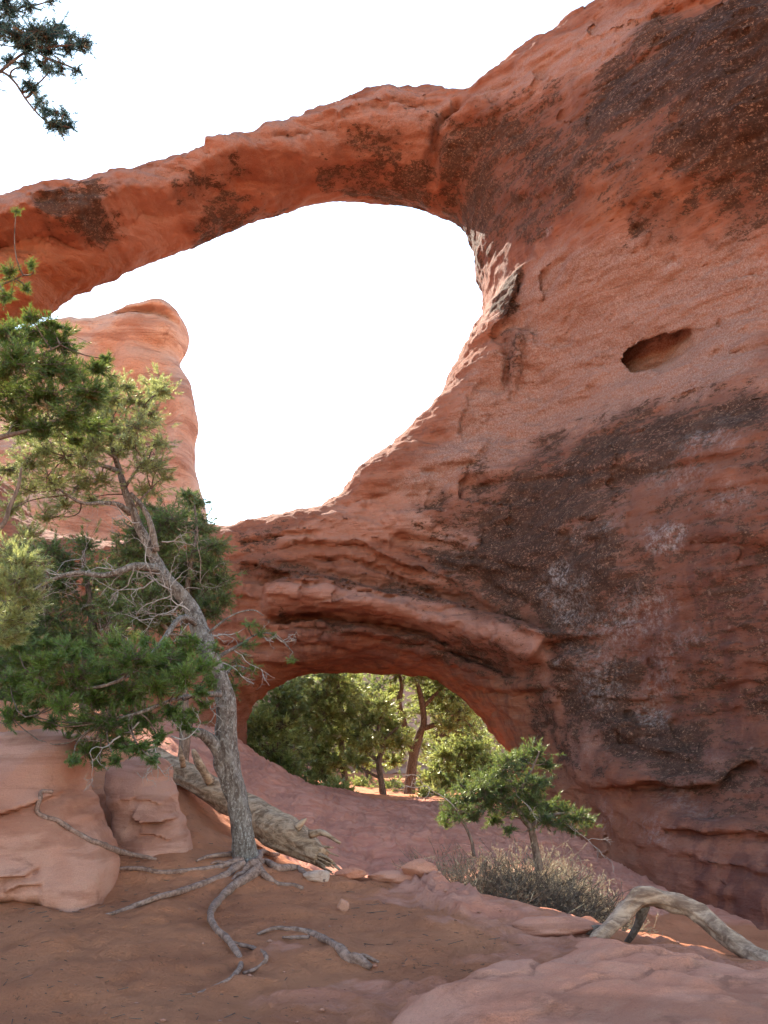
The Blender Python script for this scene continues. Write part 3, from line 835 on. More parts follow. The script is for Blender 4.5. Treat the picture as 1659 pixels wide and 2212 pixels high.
white = mx(spot(1200, 1238, 34, 1), spot(1235, 1292, 48, 2, .8), spot(1350, 1362, 55, 3, 1), spot(1432, 1165, 36, 4), spot(1365, 1330, 60, 5, .7), spot(1300, 1140, 40, 6, .5), spot(1550, 915, 40, 7, .6),
           spot(1500, 960, 45, 8, .6), spot(1195, 1436, 12, 9), spot(1410, 1540, 30, 10, .8), spot(1290, 1480, 45, 11, .6), spot(1580, 1080, 40, 12, .45), spot(1460, 1390, 40, 13, .5), spot(1480, 1030, 45, 14, .5),
           spot(1650, 580, 40, 15, .5), spot(1300, 1440, 70, 16, .5), spot(1190, 480, 20, 17, .7), spot(1480, 1720, 40, 18, .4), spot(1390, 1790, 40, 19, .5), spot(1460, 560, 15, 20, .8), spot(1240, 1340, 60, 21, .5), spot(1420, 1480, 35, 22, .6))
fresh_bounce = mx(stain([(600, 1160), (740, 1075), (870, 1055), (900, 1115), (1035, 1155), (1030, 1187), (870, 1168), (700, 1165)], 0.12, 0.15, 25, 0.55),
           stain([(215, 432), (360, 398), (375, 430), (230, 468)], 0.12, 0.1, 26, 0.6),
           stain([(700, 330), (720, 310), (760, 350), (730, 352)], 0.08, 0.05, 26, 0.6),
           stain([(-100, 510), (160, 490), (300, 470), (480, 430), (700, 360), (940, 350), (960, 470), (760, 440), (560, 480), (300, 575), (100, 690), (-100, 800)], 0.3, 0.3, 27, 0.75),  # orange bounce light painted under the beam, over bare rock
           stain([(500, 1480), (560, 1440), (700, 1415), (950, 1440), (1140, 1480), (1230, 1640), (1300, 1780), (1180, 1800), (1000, 1500), (700, 1465), (540, 1560), (520, 1650)], 0.25, 0.25, 28, 0.8),
           stain([(1120, 1480), (1180, 1500), (1340, 1780), (1430, 1950), (1300, 2000), (1150, 1700)], 0.4, 0.4, 29, 0.7),
           stain([(1210, 330), (1330, 300), (1480, 400), (1500, 470), (1330, 470), (1230, 420)], 0.4, 0.5, 30, 0.6),
           stain(EYE_P, 0.1, 0.05, 31, 0.9))  # orange bounce light painted inside the hollow
strk = mx(stain([(1370, 1180), (1700, 1150), (1720, 1700), (1520, 1640), (1420, 1450), (1370, 1340)], 0.6, 0.6, 32, 1.0),
          stain([(620, 1330), (1000, 1380), (1140, 1480), (1230, 1700), (1120, 1600), (960, 1460), (620, 1430)], 0.3, 0.4, 33, 0.55),
          stain([(1050, 330), (1220, 350), (1250, 440), (1150, 560), (1060, 520)], 0.4, 0.4, 34, 0.5),
          stain([(1330, 1690), (1720, 1680), (1720, 2000), (1480, 1980)], 0.6, 0.6, 35, 0.65))
pal = mx(stain([(560, 1300), (610, 1272), (670, 1260), (740, 1272), (830, 1284), (930, 1304), (1030, 1344), (1110, 1376), (1190, 1400), (1180, 1430), (1090, 1420), (1020, 1392), (900, 1352), (780, 1330), (660, 1318), (600, 1320)], 0.12, 0.08, 40, 1.0),
         stain([(600, 1160), (740, 1075), (870, 1055), (900, 1115), (1035, 1155), (1030, 1187), (870, 1168), (700, 1165)], 0.10, 0.10, 41, 0.9),
         stain([(215, 432), (360, 398), (375, 430), (230, 468)], 0.12, 0.1, 42, 0.8), stain([(700, 330), (720, 308), (765, 350), (730, 355)], 0.08, 0.05, 43, 0.8),
         stain([(-50, 450), (130, 400), (420, 336), (700, 238), (880, 185), (980, 195), (985, 250), (760, 285), (560, 320), (340, 380), (120, 425), (0, 470)], 0.25, 0.25, 44, 0.6),
         stain([(1000, 215), (1320, 0), (1480, -60), (1330, 130), (1150, 220)], 0.5, 0.4, 45, 0.5))
film = mx(stain([(930, 1110), (1100, 1015), (1230, 935), (1400, 890), (1720, 850), (1740, 1720), (1440, 1710), (1250, 1640), (1160, 1420), (1050, 1340), (905, 1200)], 1.2, 0.8, 46, 0.55),
          stain([(955, 235), (1100, 190), (1300, 150), (1400, 40), (1720, -60), (1760, 480), (1500, 460), (1300, 430), (1080, 480), (985, 410)], 1.2, 0.8, 47, 0.50),
          stain([(1340, 1680), (1740, 1660), (1740, 2050), (1500, 2000)], 1.0, 0.7, 48, 0.45),
          stain([(480, 1200), (620, 1190), (760, 1180), (900, 1240), (1010, 1320), (900, 1290), (700, 1255), (520, 1260)], 0.3, 0.3, 49, 0.4),
          stain([(640, 1330), (900, 1365), (1110, 1420), (1160, 1490), (980, 1470), (640, 1430)], 0.3, 0.3, 50, 0.3),
          stain([(-20, 470), (380, 410), (640, 330), (935, 330), (940, 440), (760, 425), (560, 450), (300, 540), (0, 600)], 0.5, 0.5, 51, 0.22))
film = film * (1 - 0.85 * pal); varn = varn * (1 - 0.6 * pal)
arch = mesh_obj('rock_arch', V, Q, M_arch, attrs={'film': film, 'pale': pal, 'varnish': varn, 'lichen': lich, 'white': white, 'fresh_bounce': fresh_bounce, 'streak': strk})
tag(arch, 'huge red sandstone fin pierced by a large upper opening and a small lower one', 'rock arch')

# ------------------------------------------------------------------ other rocks: a rounded outline given real depth
def inflate(name, outline_px, Y, T, rnd, vox, mat, detail, lean=0.0, seed=0, power=2.6, slope=(0, 0), bury=0.6, disp=0.05, swell=0.35, jag=0.02, off=0.5):
    """a solid whose outline is seen at distance Y, 2T thick; lean tips it back with height"""
    P = at(*np.array(outline_px, float).T, Y)[:, (0, 2)]
    P = smooth_poly(P, 3)
    x = np.arange(P[:, 0].min() - 4 * vox, P[:, 0].max() + 4 * vox, vox)
    z = np.arange(P[:, 1].min() - 4 * vox, P[:, 1].max() + 4 * vox, vox)
    X, Z = np.meshgrid(x, z, indexing='ij')
    sc = max(P[:, 0].max() - P[:, 0].min(), 0.2)
    s = sdf(X, Z, P) + jag * sc * fbm(X / sc * 8, 0 * X, Z / sc * 8, 3, seed)
    rim = np.clip(1 - s / rnd, 0, None) ** 2
    dt = detail(X, Z) if detail else 0 * X
    dt = dt + T * swell * fbm(X / sc * 2.2, 0 * X, Z / sc * 2.2, 4, seed + 3)
    e = np.arange(-T * 1.7, T * 1.7, vox)
    F = np.stack([1 - rim - np.abs((ee + dt * float(sstep(0.3 * T, -0.6 * T, np.array(ee)))) / T) ** power for ee in e], 1)
    F[0] = F[-1] = -1; F[:, 0] = F[:, -1] = -1; F[:, :, 0] = F[:, :, -1] = -1
    V, Q = surface_nets(F.astype(np.float32))
    X3 = x[0] + V[:, 0] * vox; Z3 = z[0] + V[:, 2] * vox; E3 = e[0] + V[:, 1] * vox
    cx, cz = P.mean(0)
    Y3 = Y + T * off + E3 + lean * (Z3 - cz) + slope[0] * (X3 - cx)
    V = np.stack([X3, Y3, Z3], 1)
    N = vnormals(V, Q)
    V = V + N * (disp * sc * 0.25 * fbm(X3 / sc * 5, Y3 / sc * 5, Z3 / sc * 6, 5, seed + 7))[:, None]
    return mesh_obj(name, V, Q, mat)

def butte_detail(X, Z):
    kl, ka = line_frame(X, Z, at(*np.array([(255, 692), (300, 694), (350, 696), (400, 716)], float).T, 62.0)[:, (0, 2)])
    d = 1.2 * fbm(X * 0.12, 0 * X, Z * 0.10, 4, 201) + 0.12 * vnoise(X * 0.05, 0 * X, Z * 0.55, 202) + 0.5 * fbm(X * 0.5, 0 * X, Z * 0.35, 4, 203)
    c = at(np.array([335]), np.array([930]), 62.0)[0]
    d -= 2.2 * np.exp(-(((X - c[0]) / 1.1) ** 2 + ((Z - c[2]) / 2.2) ** 2))
    c = at(np.array([395]), np.array([765]), 62.0)[0]
    d -= 1.0 * np.exp(-(((X - c[0]) / 2.5) ** 2 + ((Z - c[2]) / 0.5) ** 2))
    d = d + sstep(0, .1, ka) * (0.6 * np.where(kl > 0, np.exp(-kl / 1.2), 0) - 0.7 * np.exp(-((kl + .1) / .25) ** 2))
    return d
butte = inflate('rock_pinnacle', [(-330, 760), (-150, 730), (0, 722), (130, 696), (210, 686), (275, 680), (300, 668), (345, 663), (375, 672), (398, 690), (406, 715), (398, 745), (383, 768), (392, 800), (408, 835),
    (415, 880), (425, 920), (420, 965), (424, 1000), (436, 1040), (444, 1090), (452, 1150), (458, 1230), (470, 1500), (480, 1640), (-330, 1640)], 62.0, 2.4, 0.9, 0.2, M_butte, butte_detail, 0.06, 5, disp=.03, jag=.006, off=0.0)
tag(butte, 'sandstone tower in a haze-paled pink with a knobbed top seen through the large opening', 'rock tower')

def facets(X, Z, seed, n, k, lo, spread):
    r_ = np.random.default_rng(seed); f_ = np.full(X.shape, 9.0); cx_, cz_ = X.mean(), Z.mean()
    for _ in range(n):
        f_ = np.minimum(f_, (X - cx_) * r_.uniform(-k, k) + (Z - cz_) * r_.uniform(-k, k) + r_.uniform(0, spread))
    return np.clip(f_, lo, 9)
def boulder_a(X, Z):
    d = facets(X, Z, 4, 9, 0.55, -.7, .25)
    def ln(p): return at(*np.array(p, float).T, 9.3)[:, (0, 2)]
    for p, A in (([(-40, 1885), (10, 1882), (60, 1870), (100, 1872), (130, 1858)], .09), ([(-20, 1770), (60, 1740), (130, 1712)], .11), ([(70, 1905), (110, 1892), (140, 1890)], .06)):
        t, al = line_frame(X, Z, ln(p)); t = t + .02 * fbm(X * 5, 0 * X, Z * 5, 3, 5)
        d = d + A * np.where(t > 0, np.exp(-t / .12), -0.8 * np.exp(t / .08)) * sstep(0, .1, al) * sstep(1, .9, al)
    d = d + 0.05 * fbm(X * 1.6, 0 * X, Z * 1.6, 3, 205)
    return d
ba = inflate('boulder', [(-220, 1610), (-80, 1590), (0, 1578), (60, 1574), (105, 1588), (128, 1615), (127, 1700), (150, 1735), (188, 1785), (220, 1845), (232, 1905), (219, 1972), (180, 1962), (120, 1940), (60, 1925), (0, 1925), (-220, 1960)],
    9.3, 0.7, 0.2, 0.024, M_bould, boulder_a, 1.05, 11, power=4.0, disp=.022, swell=.08)
tag(ba, 'large peach sandstone boulder with a root crawling over it, at the left edge', 'boulder')
def boulder_b(X, Z):
    d = facets(X, Z, 9, 8, 0.6, -.4, .15) + 0.04 * fbm(X * 2.2, 0 * X, Z * 2.6, 3, 207)
    for p, A in (([(285, 1762), (320, 1772), (360, 1772), (400, 1765)], .14), ([(250, 1730), (310, 1728), (370, 1745)], .03), ([(310, 1800), (340, 1795), (380, 1815)], .04)):
        t, al = line_frame(X, Z, at(*np.array(p, float).T, 10.4)[:, (0, 2)]); t = t + .012 * fbm(X * 7, 0 * X, Z * 7, 3, 5)
        d = d + A * np.where(t > 0, np.exp(-t / .1), -0.8 * np.exp(t / .06)) * sstep(0, .1, al) * sstep(1, .9, al)
    return d
bb = inflate('boulder', [(195, 1670), (230, 1646), (290, 1638), (328, 1660), (348, 1700), (376, 1755), (402, 1800), (416, 1838), (396, 1868), (350, 1880), (290, 1872), (245, 1830), (236, 1770), (208, 1720)],
    10.5, 0.45, 0.2, 0.018, M_bould, boulder_b, 1.1, 12, power=3.4, disp=.022, swell=.08)
tag(bb, 'smaller tan boulder split by a dark crack, under the low green pine branch', 'boulder')
# broad pink slab at the near right: a low dome of rock standing out of the sand
def near_slab():
    O = np.array([on_ground(a, c)[:2] for a, c in [(875, 2190), (900, 2150), (960, 2120), (1040, 2095), (1120, 2075), (1190, 2052), (1260, 2040), (1360, 2040), (1450, 2062), (1560, 2085), (1700, 2110)]])
    O = np.vstack([O, [(5.6, 7.6), (5.6, 4.8), (0.3, 4.8)]])
    O = smooth_poly(O, 3)
    x = np.arange(-0.4, 6.0, 0.028); y = np.arange(4.4, 9.6, 0.028)
    X, Y = np.meshgrid(x, y, indexing='ij')
    s = sdf(X, Y, O) + 0.06 * fbm(X * 2.5, Y * 2.5, 0 * X, 3, 301)
    h = 0.16 * np.sqrt(np.clip(1 - np.clip(1 - s / 0.55, 0, 1) ** 2, 0, 1)) + 0.05 * np.clip(s, 0, 2)
    st = X * 0.55 + Y * 0.8 + 0.5 * fbm(X * 0.8, Y * 0.8, 0 * X, 3, 302)
    fr = (st * 2.2) % 1
    for pl_ in ([(1.2, 6.9), (1.7, 7.2), (2.0, 7.15), (2.6, 7.6), (3.2, 7.7)], [(0.9, 6.2), (1.5, 6.4), (1.8, 6.9), (2.3, 7.0)], [(2.4, 6.2), (2.9, 6.8), (3.0, 7.4), (3.6, 7.9)], [(0.5, 6.6), (0.9, 6.7), (1.1, 7.2)]):
        t_, a_ = line_frame(X, Y, pl_); t_ = t_ + 0.05 * fbm(X * 4, Y * 4, 0 * X, 3, 305)
        h = h + sstep(0, .15, a_) * sstep(1, .8, a_) * (0.035 * np.where(t_ > 0, np.exp(-t_ / .3), 0) - 0.03 * np.exp(-(t_ / .035) ** 2))
    h = h + 0.02 * fbm(X * 5, Y * 5, 0 * X, 4, 306) * sstep(0, .3, s)
    h = h + sstep(0.0, 0.4, s) * (0.05 * fbm(X * 1.1, Y * 1.1, 0 * X, 4, 303) + 0.03 * sstep(0, 0.9, fr) * sstep(1.0, 0.93, fr) * sstep(-.2, .3, fbm(X * .9, Y * .9, 0 * X + 5, 2, 304)))
    Z = ground_base(X, Y) + h - 0.05
    keep = s > -0.12
    Z = np.where(s < 0.0, ground_base(X, Y) - 0.15, Z)
    n, m2 = X.shape
    top = np.stack([X.ravel(), Y.ravel(), Z.ravel()], 1)
    bot = top.copy(); bot[:, 2] = ground_base(X, Y).ravel() - 0.5
    i = np.arange(n - 1)[:, None] * m2; j = np.arange(m2 - 1)[None]
    q = np.stack([i + j, i + m2 + j, i + m2 + j + 1, i + j + 1], -1)
    kf = keep[:-1, :-1] & keep[1:, :-1] & keep[1:, 1:] & keep[:-1, 1:]
    qt = q[kf]
    qb = qt[:, ::-1] + n * m2
    # walls round the border
    ed = np.concatenate([qt[:, [a, (a + 1) % 4]] for a in range(4)])
    key = np.sort(ed, 1); k = key[:, 0].astype(np.int64) * (n * m2) + key[:, 1]
    u, inv, cnt = np.unique(k, return_inverse=True, return_counts=True)
    be = ed[cnt[inv] == 1]
    qs = np.stack([be[:, 1], be[:, 0], be[:, 0] + n * m2, be[:, 1] + n * m2], 1)
    allq = np.concatenate([qt, qb, qs])
    V = np.vstack([top, bot])
    used = np.unique(allq); remap = np.zeros(len(V), int); remap[used] = np.arange(len(used))
    return mesh_obj('rock_slab', V[used], remap[allq], M_slab)
tag(near_slab(), 'broad smooth pink rock slab rising from the sand at the near right corner', 'rock slab')

def stone(name, px, py, w, h, label, seed, mat=M_slab, flat=0.7, cat='stone', group=None, sink=0.25):
    """an angular lump resting on the ground; w, h its size in the picture"""
    g0 = on_ground(px, py + h * 0.5)
    k = g0[1] / FPX
    a, c = w * k / 2, h * k / 2
    n = 26
    u = np.linspace(0, 2 * math.pi, n * 2, endpoint=False); v = np.linspace(-math.pi / 2, math.pi / 2, n)
    U, Vv = np.meshgrid(u, v, indexing='ij')
    d = np.stack([np.cos(U) * np.cos(Vv), np.sin(U) * np.cos(Vv), np.sin(Vv)], -1).reshape(-1, 3)
    r = np.random.default_rng(seed)
    pl = r.normal(size=(11, 3)); pl /= np.linalg.norm(pl, axis=1)[:, None]
    sup = r.uniform(0.72, 1.0, 11)
    rad = np.min(np.where(d @ pl.T > 0.15, sup / np.maximum(d @ pl.T, 0.15), 9), 1)
    rad = np.minimum(rad, 1.15) * (1 + 0.05 * fbm(d[:, 0] * 3, d[:, 1] * 3, d[:, 2] * 3 + seed, 4, seed))
    p = d * rad[:, None] * np.array([a, a * flat, c])
    p += g0 + np.array([0, a * flat * 0.6, c * (1 - sink)])
    i = np.arange(2 * n)[:, None]; j = np.arange(n - 1)[None]
    q = np.stack([i * n + j, ((i + 1) % (2 * n)) * n + j, ((i + 1) % (2 * n)) * n + j + 1, i * n + j + 1], -1).reshape(-1, 4)
    return tag(mesh_obj(name, p, q, mat), label, cat, 'stones along the edge of the sand')
M_white = rock_material('pale stone', base=(0.58, 0.37, 0.28), pale=(0.62, 0.44, 0.35), varnish=False, sc=4)
stone('stone', 683, 1893, 56, 26, 'pale pinkish flat stone beside the pine roots and the log end', 3, M_white, 0.5, sink=.4)
stone('stone', 740, 1957, 24, 24, 'small orange stone lying alone on the sand', 8, M_bould)
stone('stone', 760, 1890, 66, 22, 'squared red ledge stone left of the worn step', 21, M_slab, 0.8)
stone('stone', 850, 1896, 96, 24, 'long reddish ledge stone right of the worn step', 24, M_slab, 0.5)
stone('stone', 905, 1872, 66, 44, 'grey pink block at the foot of the dark shrub', 31, M_slab, 0.9, sink=.5)
stone('stone', 1205, 2002, 150, 40, 'pink rock lump with pale patches on the edge of the gully', 33, M_slab, 0.7, sink=0.45)

# ------------------------------------------------------------------ vegetation tools
def unit(v): return v / (np.linalg.norm(v, axis=-1, keepdims=True) + 1e-9)
def needles(geo, tips, dirs, n=34, L=0.11, nl=0.045, w=0.0045, spread=0.85, tint=None, r=rng):
    """bottle-brush shoots: n needles along the last L metres behind each tip"""
    S = len(tips)
    if not S: return
    dirs = unit(dirs)
    a = unit(np.cross(dirs, r.normal(size=(S, 3))))
    c = np.cross(dirs, a)
    t = r.random((S, n))
    ang = r.random((S, n)) * 2 * math.pi
    base = tips[:, None] - dirs[:, None] * (L * t)[..., None]
    rad = a[:, None] * np.cos(ang)[..., None] + c[:, None] * np.sin(ang)[..., None]
    out = unit(dirs[:, None] * (0.55 + 0.5 * (1 - t))[..., None] + rad * (spread * (0.6 + 0.6 * t))[..., None] + r.normal(size=(S, n, 3)) * 0.12)
    ln = nl * (0.7 + 0.6 * r.random((S, n)))
    end = base + out * ln[..., None]
    side = unit(np.cross(out, r.normal(size=(S, n, 3)))) * (w * 0.5)
    v = np.stack([base - side, base + side, end], 2).reshape(-1, 3)
    tri = np.arange(len(v)).reshape(-1, 3)
    ti = r.random(S) if tint is None else tint
    ti = np.repeat(np.clip(ti, 0, 1), n * 3)
    geo.add(v, None, tri, ti)
def twig(geo, a, c, ra, rb, sag=0.0, sides=4, n=5, wob=0.1, r=rng):
    a = np.asarray(a, float); c = np.asarray(c, float)
    L = np.linalg.norm(c - a)
    t = np.linspace(0, 1, n)[:, None]
    p = a * (1 - t) + c * t
    k = r.normal(size=3) * wob * L
    p = p + np.sin(t * math.pi) * (k + np.array([0, 0, -sag * L]))
    tube(geo, p, np.linspace(ra, rb, n), sides, cap=False)
    return p
def sticks(geo, A, B, ra, rb):
    """many straight three-sided twigs at once"""
    A = np.asarray(A, float); B = np.asarray(B, float)
    d = unit(B - A)
    u = unit(np.cross(d, np.array([0.31, 0.77, 0.55])[None])); w = np.cross(d, u)
    ang = np.array([0, 2.094, 4.189])
    ring = u[:, None] * np.cos(ang)[None, :, None] + w[:, None] * np.sin(ang)[None, :, None]
    ra = np.broadcast_to(ra, (len(A),)); rb = np.broadcast_to(rb, (len(A),))
    v = np.concatenate([A[:, None] + ring * ra[:, None, None], B[:, None] + ring * rb[:, None, None]], 1).reshape(-1, 3)
    o = np.arange(len(A))[:, None] * 6
    q = np.concatenate([o + np.array([[0, 1, 4, 3]]), o + np.array([[1, 2, 5, 4]]), o + np.array([[2, 0, 3, 5]])])
    geo.add(v, q)
def dead_spray(geo, root, direction, L, depth=3, rad=0.008, r=rng):
    direction = unit(np.asarray(direction, float))
    n = 6
    p = [np.asarray(root, float)]
    d = direction.copy()
    for i in range(n):
        d = unit(d + r.normal(size=3) * 0.28)
        p.append(p[-1] + d * L / n)
    p = np.array(p)
    tube(geo, p, np.linspace(rad, rad * 0.4, n + 1), 4, cap=False)
    if depth > 0:
        for k in range(r.integers(2, 5)):
            i = r.integers(1, n + 1)
            dead_spray(geo, p[i], unit(p[i] - p[i - 1]) + r.normal(size=3) * 0.7, L * r.uniform(0.35, 0.65), depth - 1, rad * 0.55, r)
def limb_px(geo, pts, sides=10, rough=0.12, ridges=0.0, seed=0, n=None):
    """pts: (px, py, width px, distance)"""
    P = np.array(pts, float)
    p3 = at(P[:, 0], P[:, 1], P[:, 3])
    rad = P[:, 2] * P[:, 3] / FPX * 0.5
    m_ = n or (len(P) - 1) * 5 + 1
    c = catmull(np.hstack([p3, rad[:, None]]), m_)
    tube(geo, c[:, :3], np.maximum(c[:, 3], 0.002), sides, rough, ridges, seed)
    return c[:, :3]
def clump_crown(leaf, wood, clumps, joints, dens=50, shoot=0.11, nl=0.045, w=0.0045, n=34, seed=0, up=0.25, tw=0.010, bias=0.0, flat=0.75, jitter=0.35):
    """clumps: (px, py, radius px, distance). Each hangs on a twig from the nearest limb point; shoots fill its volume with gaps."""
    r = np.random.default_rng(seed)
    J = np.asarray(joints, float)
    for cpx, cpy, cr, cY in clumps:
        c = at(cpx, cpy, cY)
        R0 = cr * cY / FPX * 1.25
        dist = np.linalg.norm(J - c, axis=1) + 0.8 * np.maximum(0, J[:, 2] - c[2])
        root = J[np.argmin(dist)]
        twig(wood, root, c, tw * 1.3, tw * 0.6, 0.06, 5, 7, 0.10, r)
        m_ = max(6, int(3.2 * dens * (cr / 40.0) ** 1.6))
        k = max(4, m_ // 6)
        sub = c + unit(r.normal(size=(k, 3))) * (R0 * r.uniform(0.35, 0.85, (k, 1))) * np.array([1, 1.0, flat])
        sticks(wood, np.repeat(c[None], k, 0), sub, tw * 0.55, tw * 0.35)
        own = r.integers(0, k, m_)
        tip = sub[own] + r.normal(size=(m_, 3)) * R0 * 1.3 * jitter * np.array([1, 1, flat])
        out = unit(tip - c) + unit(tip - sub[own]) * 0.6 + np.array([0, 0, up])
        sticks(wood, sub[own], tip, tw * 0.35, tw * 0.2)
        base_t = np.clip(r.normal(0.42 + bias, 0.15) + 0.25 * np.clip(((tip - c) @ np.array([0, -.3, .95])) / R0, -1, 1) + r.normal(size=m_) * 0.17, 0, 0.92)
        base_t[r.random(m_) < 0.03] = 1.0
        needles(leaf, tip, out, n, shoot, nl, w, 0.85, base_t, r)
def jit_clumps(L, Y, dY=0.5, seed=0):
    r = np.random.default_rng(seed)
    return [(a, b_, c, Y + r.uniform(-dY, dY)) for a, b_, c in L]

# ------------------------------------------------------------------ the leaning pinyon in the foreground
TY = 10.3
base_pt = on_ground(533, 1852)
tree = empty('pinyon_pine', base_pt)
tag(tree, 'leaning pinyon pine with grey scaly trunk and bare roots spread over the sand', 'pine tree')
wood = Geo()
main = limb_px(wood, [(536, 1880, 62, TY), (531, 1850, 53, TY), (525, 1800, 46, TY), (514, 1735, 44, TY), (501, 1680, 46, TY), (489, 1625, 51, TY), (489, 1560, 44, TY), (482, 1500, 40, TY), (466, 1450, 39, TY), (447, 1400, 42, TY), (428, 1350, 39, TY + .1),
    (402, 1297, 32, TY + .2), (366, 1257, 26, TY + .2), (336, 1213, 24, TY + .3), (322, 1180, 22, TY + .3), (303, 1144, 20, TY + .3), (288, 1104, 18, TY + .3), (272, 1068, 16, TY + .3), (259, 1020, 12, TY + .3), (247, 984, 10, TY + .2), (238, 950, 7, TY + .2), (244, 900, 4, TY + .1)], 26, 0.16, 0.16, 3, 190)
joints = [main[90:]]
LIMBS = [
    [(489, 1650, 40, TY), (470, 1615, 36, TY - .05), (440, 1588, 22, TY - .2), (412, 1578, 12, TY - .35)],
    [(337, 1190, 17, TY + .25), (326, 1135, 13, TY + .15), (309, 1097, 11, TY + .15), (282, 1066, 9, TY + .2)],
    [(340, 1228, 20, TY + .2), (292, 1223, 17, TY), (255, 1235, 14, TY - .1), (219, 1243, 12, TY - .1), (164, 1237, 10, TY - .2), (109, 1254, 8, TY - .2), (73, 1275, 5, TY - .2)],
    [(281, 1108, 15, TY + .3), (255, 1090, 11, TY + .1), (219, 1086, 9, TY), (175, 1086, 7, TY - .1), (128, 1057, 5, TY - .2)],
    [(259, 1020, 12, TY + .3), (235, 1010, 11, TY + .1), (208, 1000, 9, TY), (180, 980, 6, TY), (140, 985, 4, TY - .1)],
    [(251, 990, 9, TY + .2), (219, 966, 8, TY + .1), (196, 945, 5, TY), (185, 905, 3, TY)],
    [(250, 985, 8, TY + .2), (275, 950, 6, TY + .3), (272, 900, 5, TY + .3), (282, 865, 3, TY + .3)],
    [(272, 1050, 7, TY + .3), (300, 1010, 5, TY + .3), (322, 990, 3, TY + .3)],
    [(288, 1100, 7, TY + .3), (312, 1070, 5, TY + .2), (328, 1055, 3, TY + .2)],
    [(285, 950, 5, TY + .3), (310, 900, 4, TY + .3), (335, 845, 3, TY + .4)],
    [(428, 1350, 14, TY + .1), (390, 1335, 12, TY - .4), (340, 1400, 11, TY - .8), (290, 1450, 9, TY - 1.0), (230, 1480, 7, TY - 1.1), (150, 1490, 5, TY - 1.0)],
    [(482, 1500, 14, TY), (440, 1500, 11, TY - .5), (380, 1510, 9, TY - .8), (300, 1540, 7, TY - .9), (220, 1560, 5, TY - .9)],
    [(470, 1420, 10, TY), (520, 1392, 6, TY + .1), (560, 1368, 4, TY + .2), (600, 1375, 3, TY + .2), (633, 1410, 2.5, TY + .2)],
    [(440, 1375, 7, TY), (500, 1330, 4, TY), (545, 1318, 3, TY), (570, 1330, 2, TY)],
    [(478, 1470, 8, TY), (505, 1440, 5, TY + .1), (540, 1445, 3, TY + .1)],
]
for k, L in enumerate(LIMBS):
    c = limb_px(wood, L, 9, 0.10, 0.04, 20 + k)
    joints.append(c[len(c) // 3:])
joints = np.vstack(joints)
leaf = Geo(); twg = Geo()
LIT = jit_clumps([(292, 862, 36), (335, 828, 30), (352, 842, 22), (325, 850, 26), (245, 860, 36), (270, 830, 24), (225, 885, 34), (200, 915, 38), (250, 925, 36), (300, 915, 36), (330, 890, 26), (285, 960, 34), (315, 1000, 34), (325, 1055, 26),
    (190, 960, 36), (150, 985, 36), (110, 1045, 34), (170, 1045, 28), (100, 970, 34), (70, 1005, 34), (140, 1085, 26), (65, 1060, 30), (215, 1035, 28), (100, 1115, 26), (255, 980, 26), (340, 950, 24), (345, 1005, 20), (235, 820, 24),
    (130, 930, 36), (60, 940, 34), (215, 945, 30), (180, 1000, 26), (20, 1010, 30), (30, 1100, 26), (355, 1030, 16), (200, 1075, 24), (60, 1150, 26)], TY + .1, 0.45, 1)
GREEN = jit_clumps([(105, 1485, 42), (160, 1455, 44), (220, 1435, 46), (280, 1425, 46), (340, 1425, 42), (398, 1412, 40), (435, 1440, 30), (400, 1470, 44), (340, 1485, 50), (270, 1495, 50), (200, 1505, 50), (135, 1525, 42), (80, 1512, 34),
    (180, 1560, 40), (240, 1565, 44), (310, 1555, 42), (370, 1535, 34), (195, 1620, 32), (260, 1602, 30), (300, 1612, 24), (150, 1405, 26), (235, 1470, 44), (310, 1455, 40), (375, 1440, 36), (430, 1490, 26), (60, 1545, 28), (460, 1470, 20), (410, 1380, 24), (90, 1440, 26), (130, 1420, 28), (250, 1390, 28), (180, 1400, 24), (310, 1385, 26), (150, 1600, 26), (215, 1650, 18), (110, 1560, 26), (340, 1590, 24), (395, 1560, 22), (50, 1500, 24), (360, 1395, 24), (20, 1470, 26), (60, 1425, 28), (20, 1545, 24), (470, 1400, 14), (440, 1520, 18), (100, 1390, 22), (40, 1400, 24), (250, 1640, 16), (330, 1640, 14), (160, 1640, 16), (420, 1540, 16)], TY - .8, 0.7, 2)
GREEN = [(a_, b_, c_ * k_, d_) for (a_, b_, c_, d_), k_ in zip(GREEN, np.random.default_rng(8).uniform(.55, 1.1, 99))]
SIDE = jit_clumps([(528, 1392, 20), (558, 1368, 16), (508, 1422, 20), (545, 1447, 16), (634, 1425, 11), (500, 1482, 20), (590, 1372, 10), (520, 1455, 18), (480, 1440, 16), (540, 1350, 14)], TY + .15, 0.15, 3)
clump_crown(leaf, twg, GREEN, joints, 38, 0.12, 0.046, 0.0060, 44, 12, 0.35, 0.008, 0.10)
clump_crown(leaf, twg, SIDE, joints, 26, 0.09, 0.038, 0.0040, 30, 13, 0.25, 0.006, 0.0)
litleaf = Geo()
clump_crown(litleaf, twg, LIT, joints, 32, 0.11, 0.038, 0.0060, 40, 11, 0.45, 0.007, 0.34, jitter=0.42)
wood.build('trunk', M_bark, tree)
twg.build('twigs', M_barkb, tree)
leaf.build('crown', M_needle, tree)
tag(litleaf.build('crown', M_lit, tree), 'upper foliage in a pale olive sunlit tint')
r = np.random.default_rng(5)
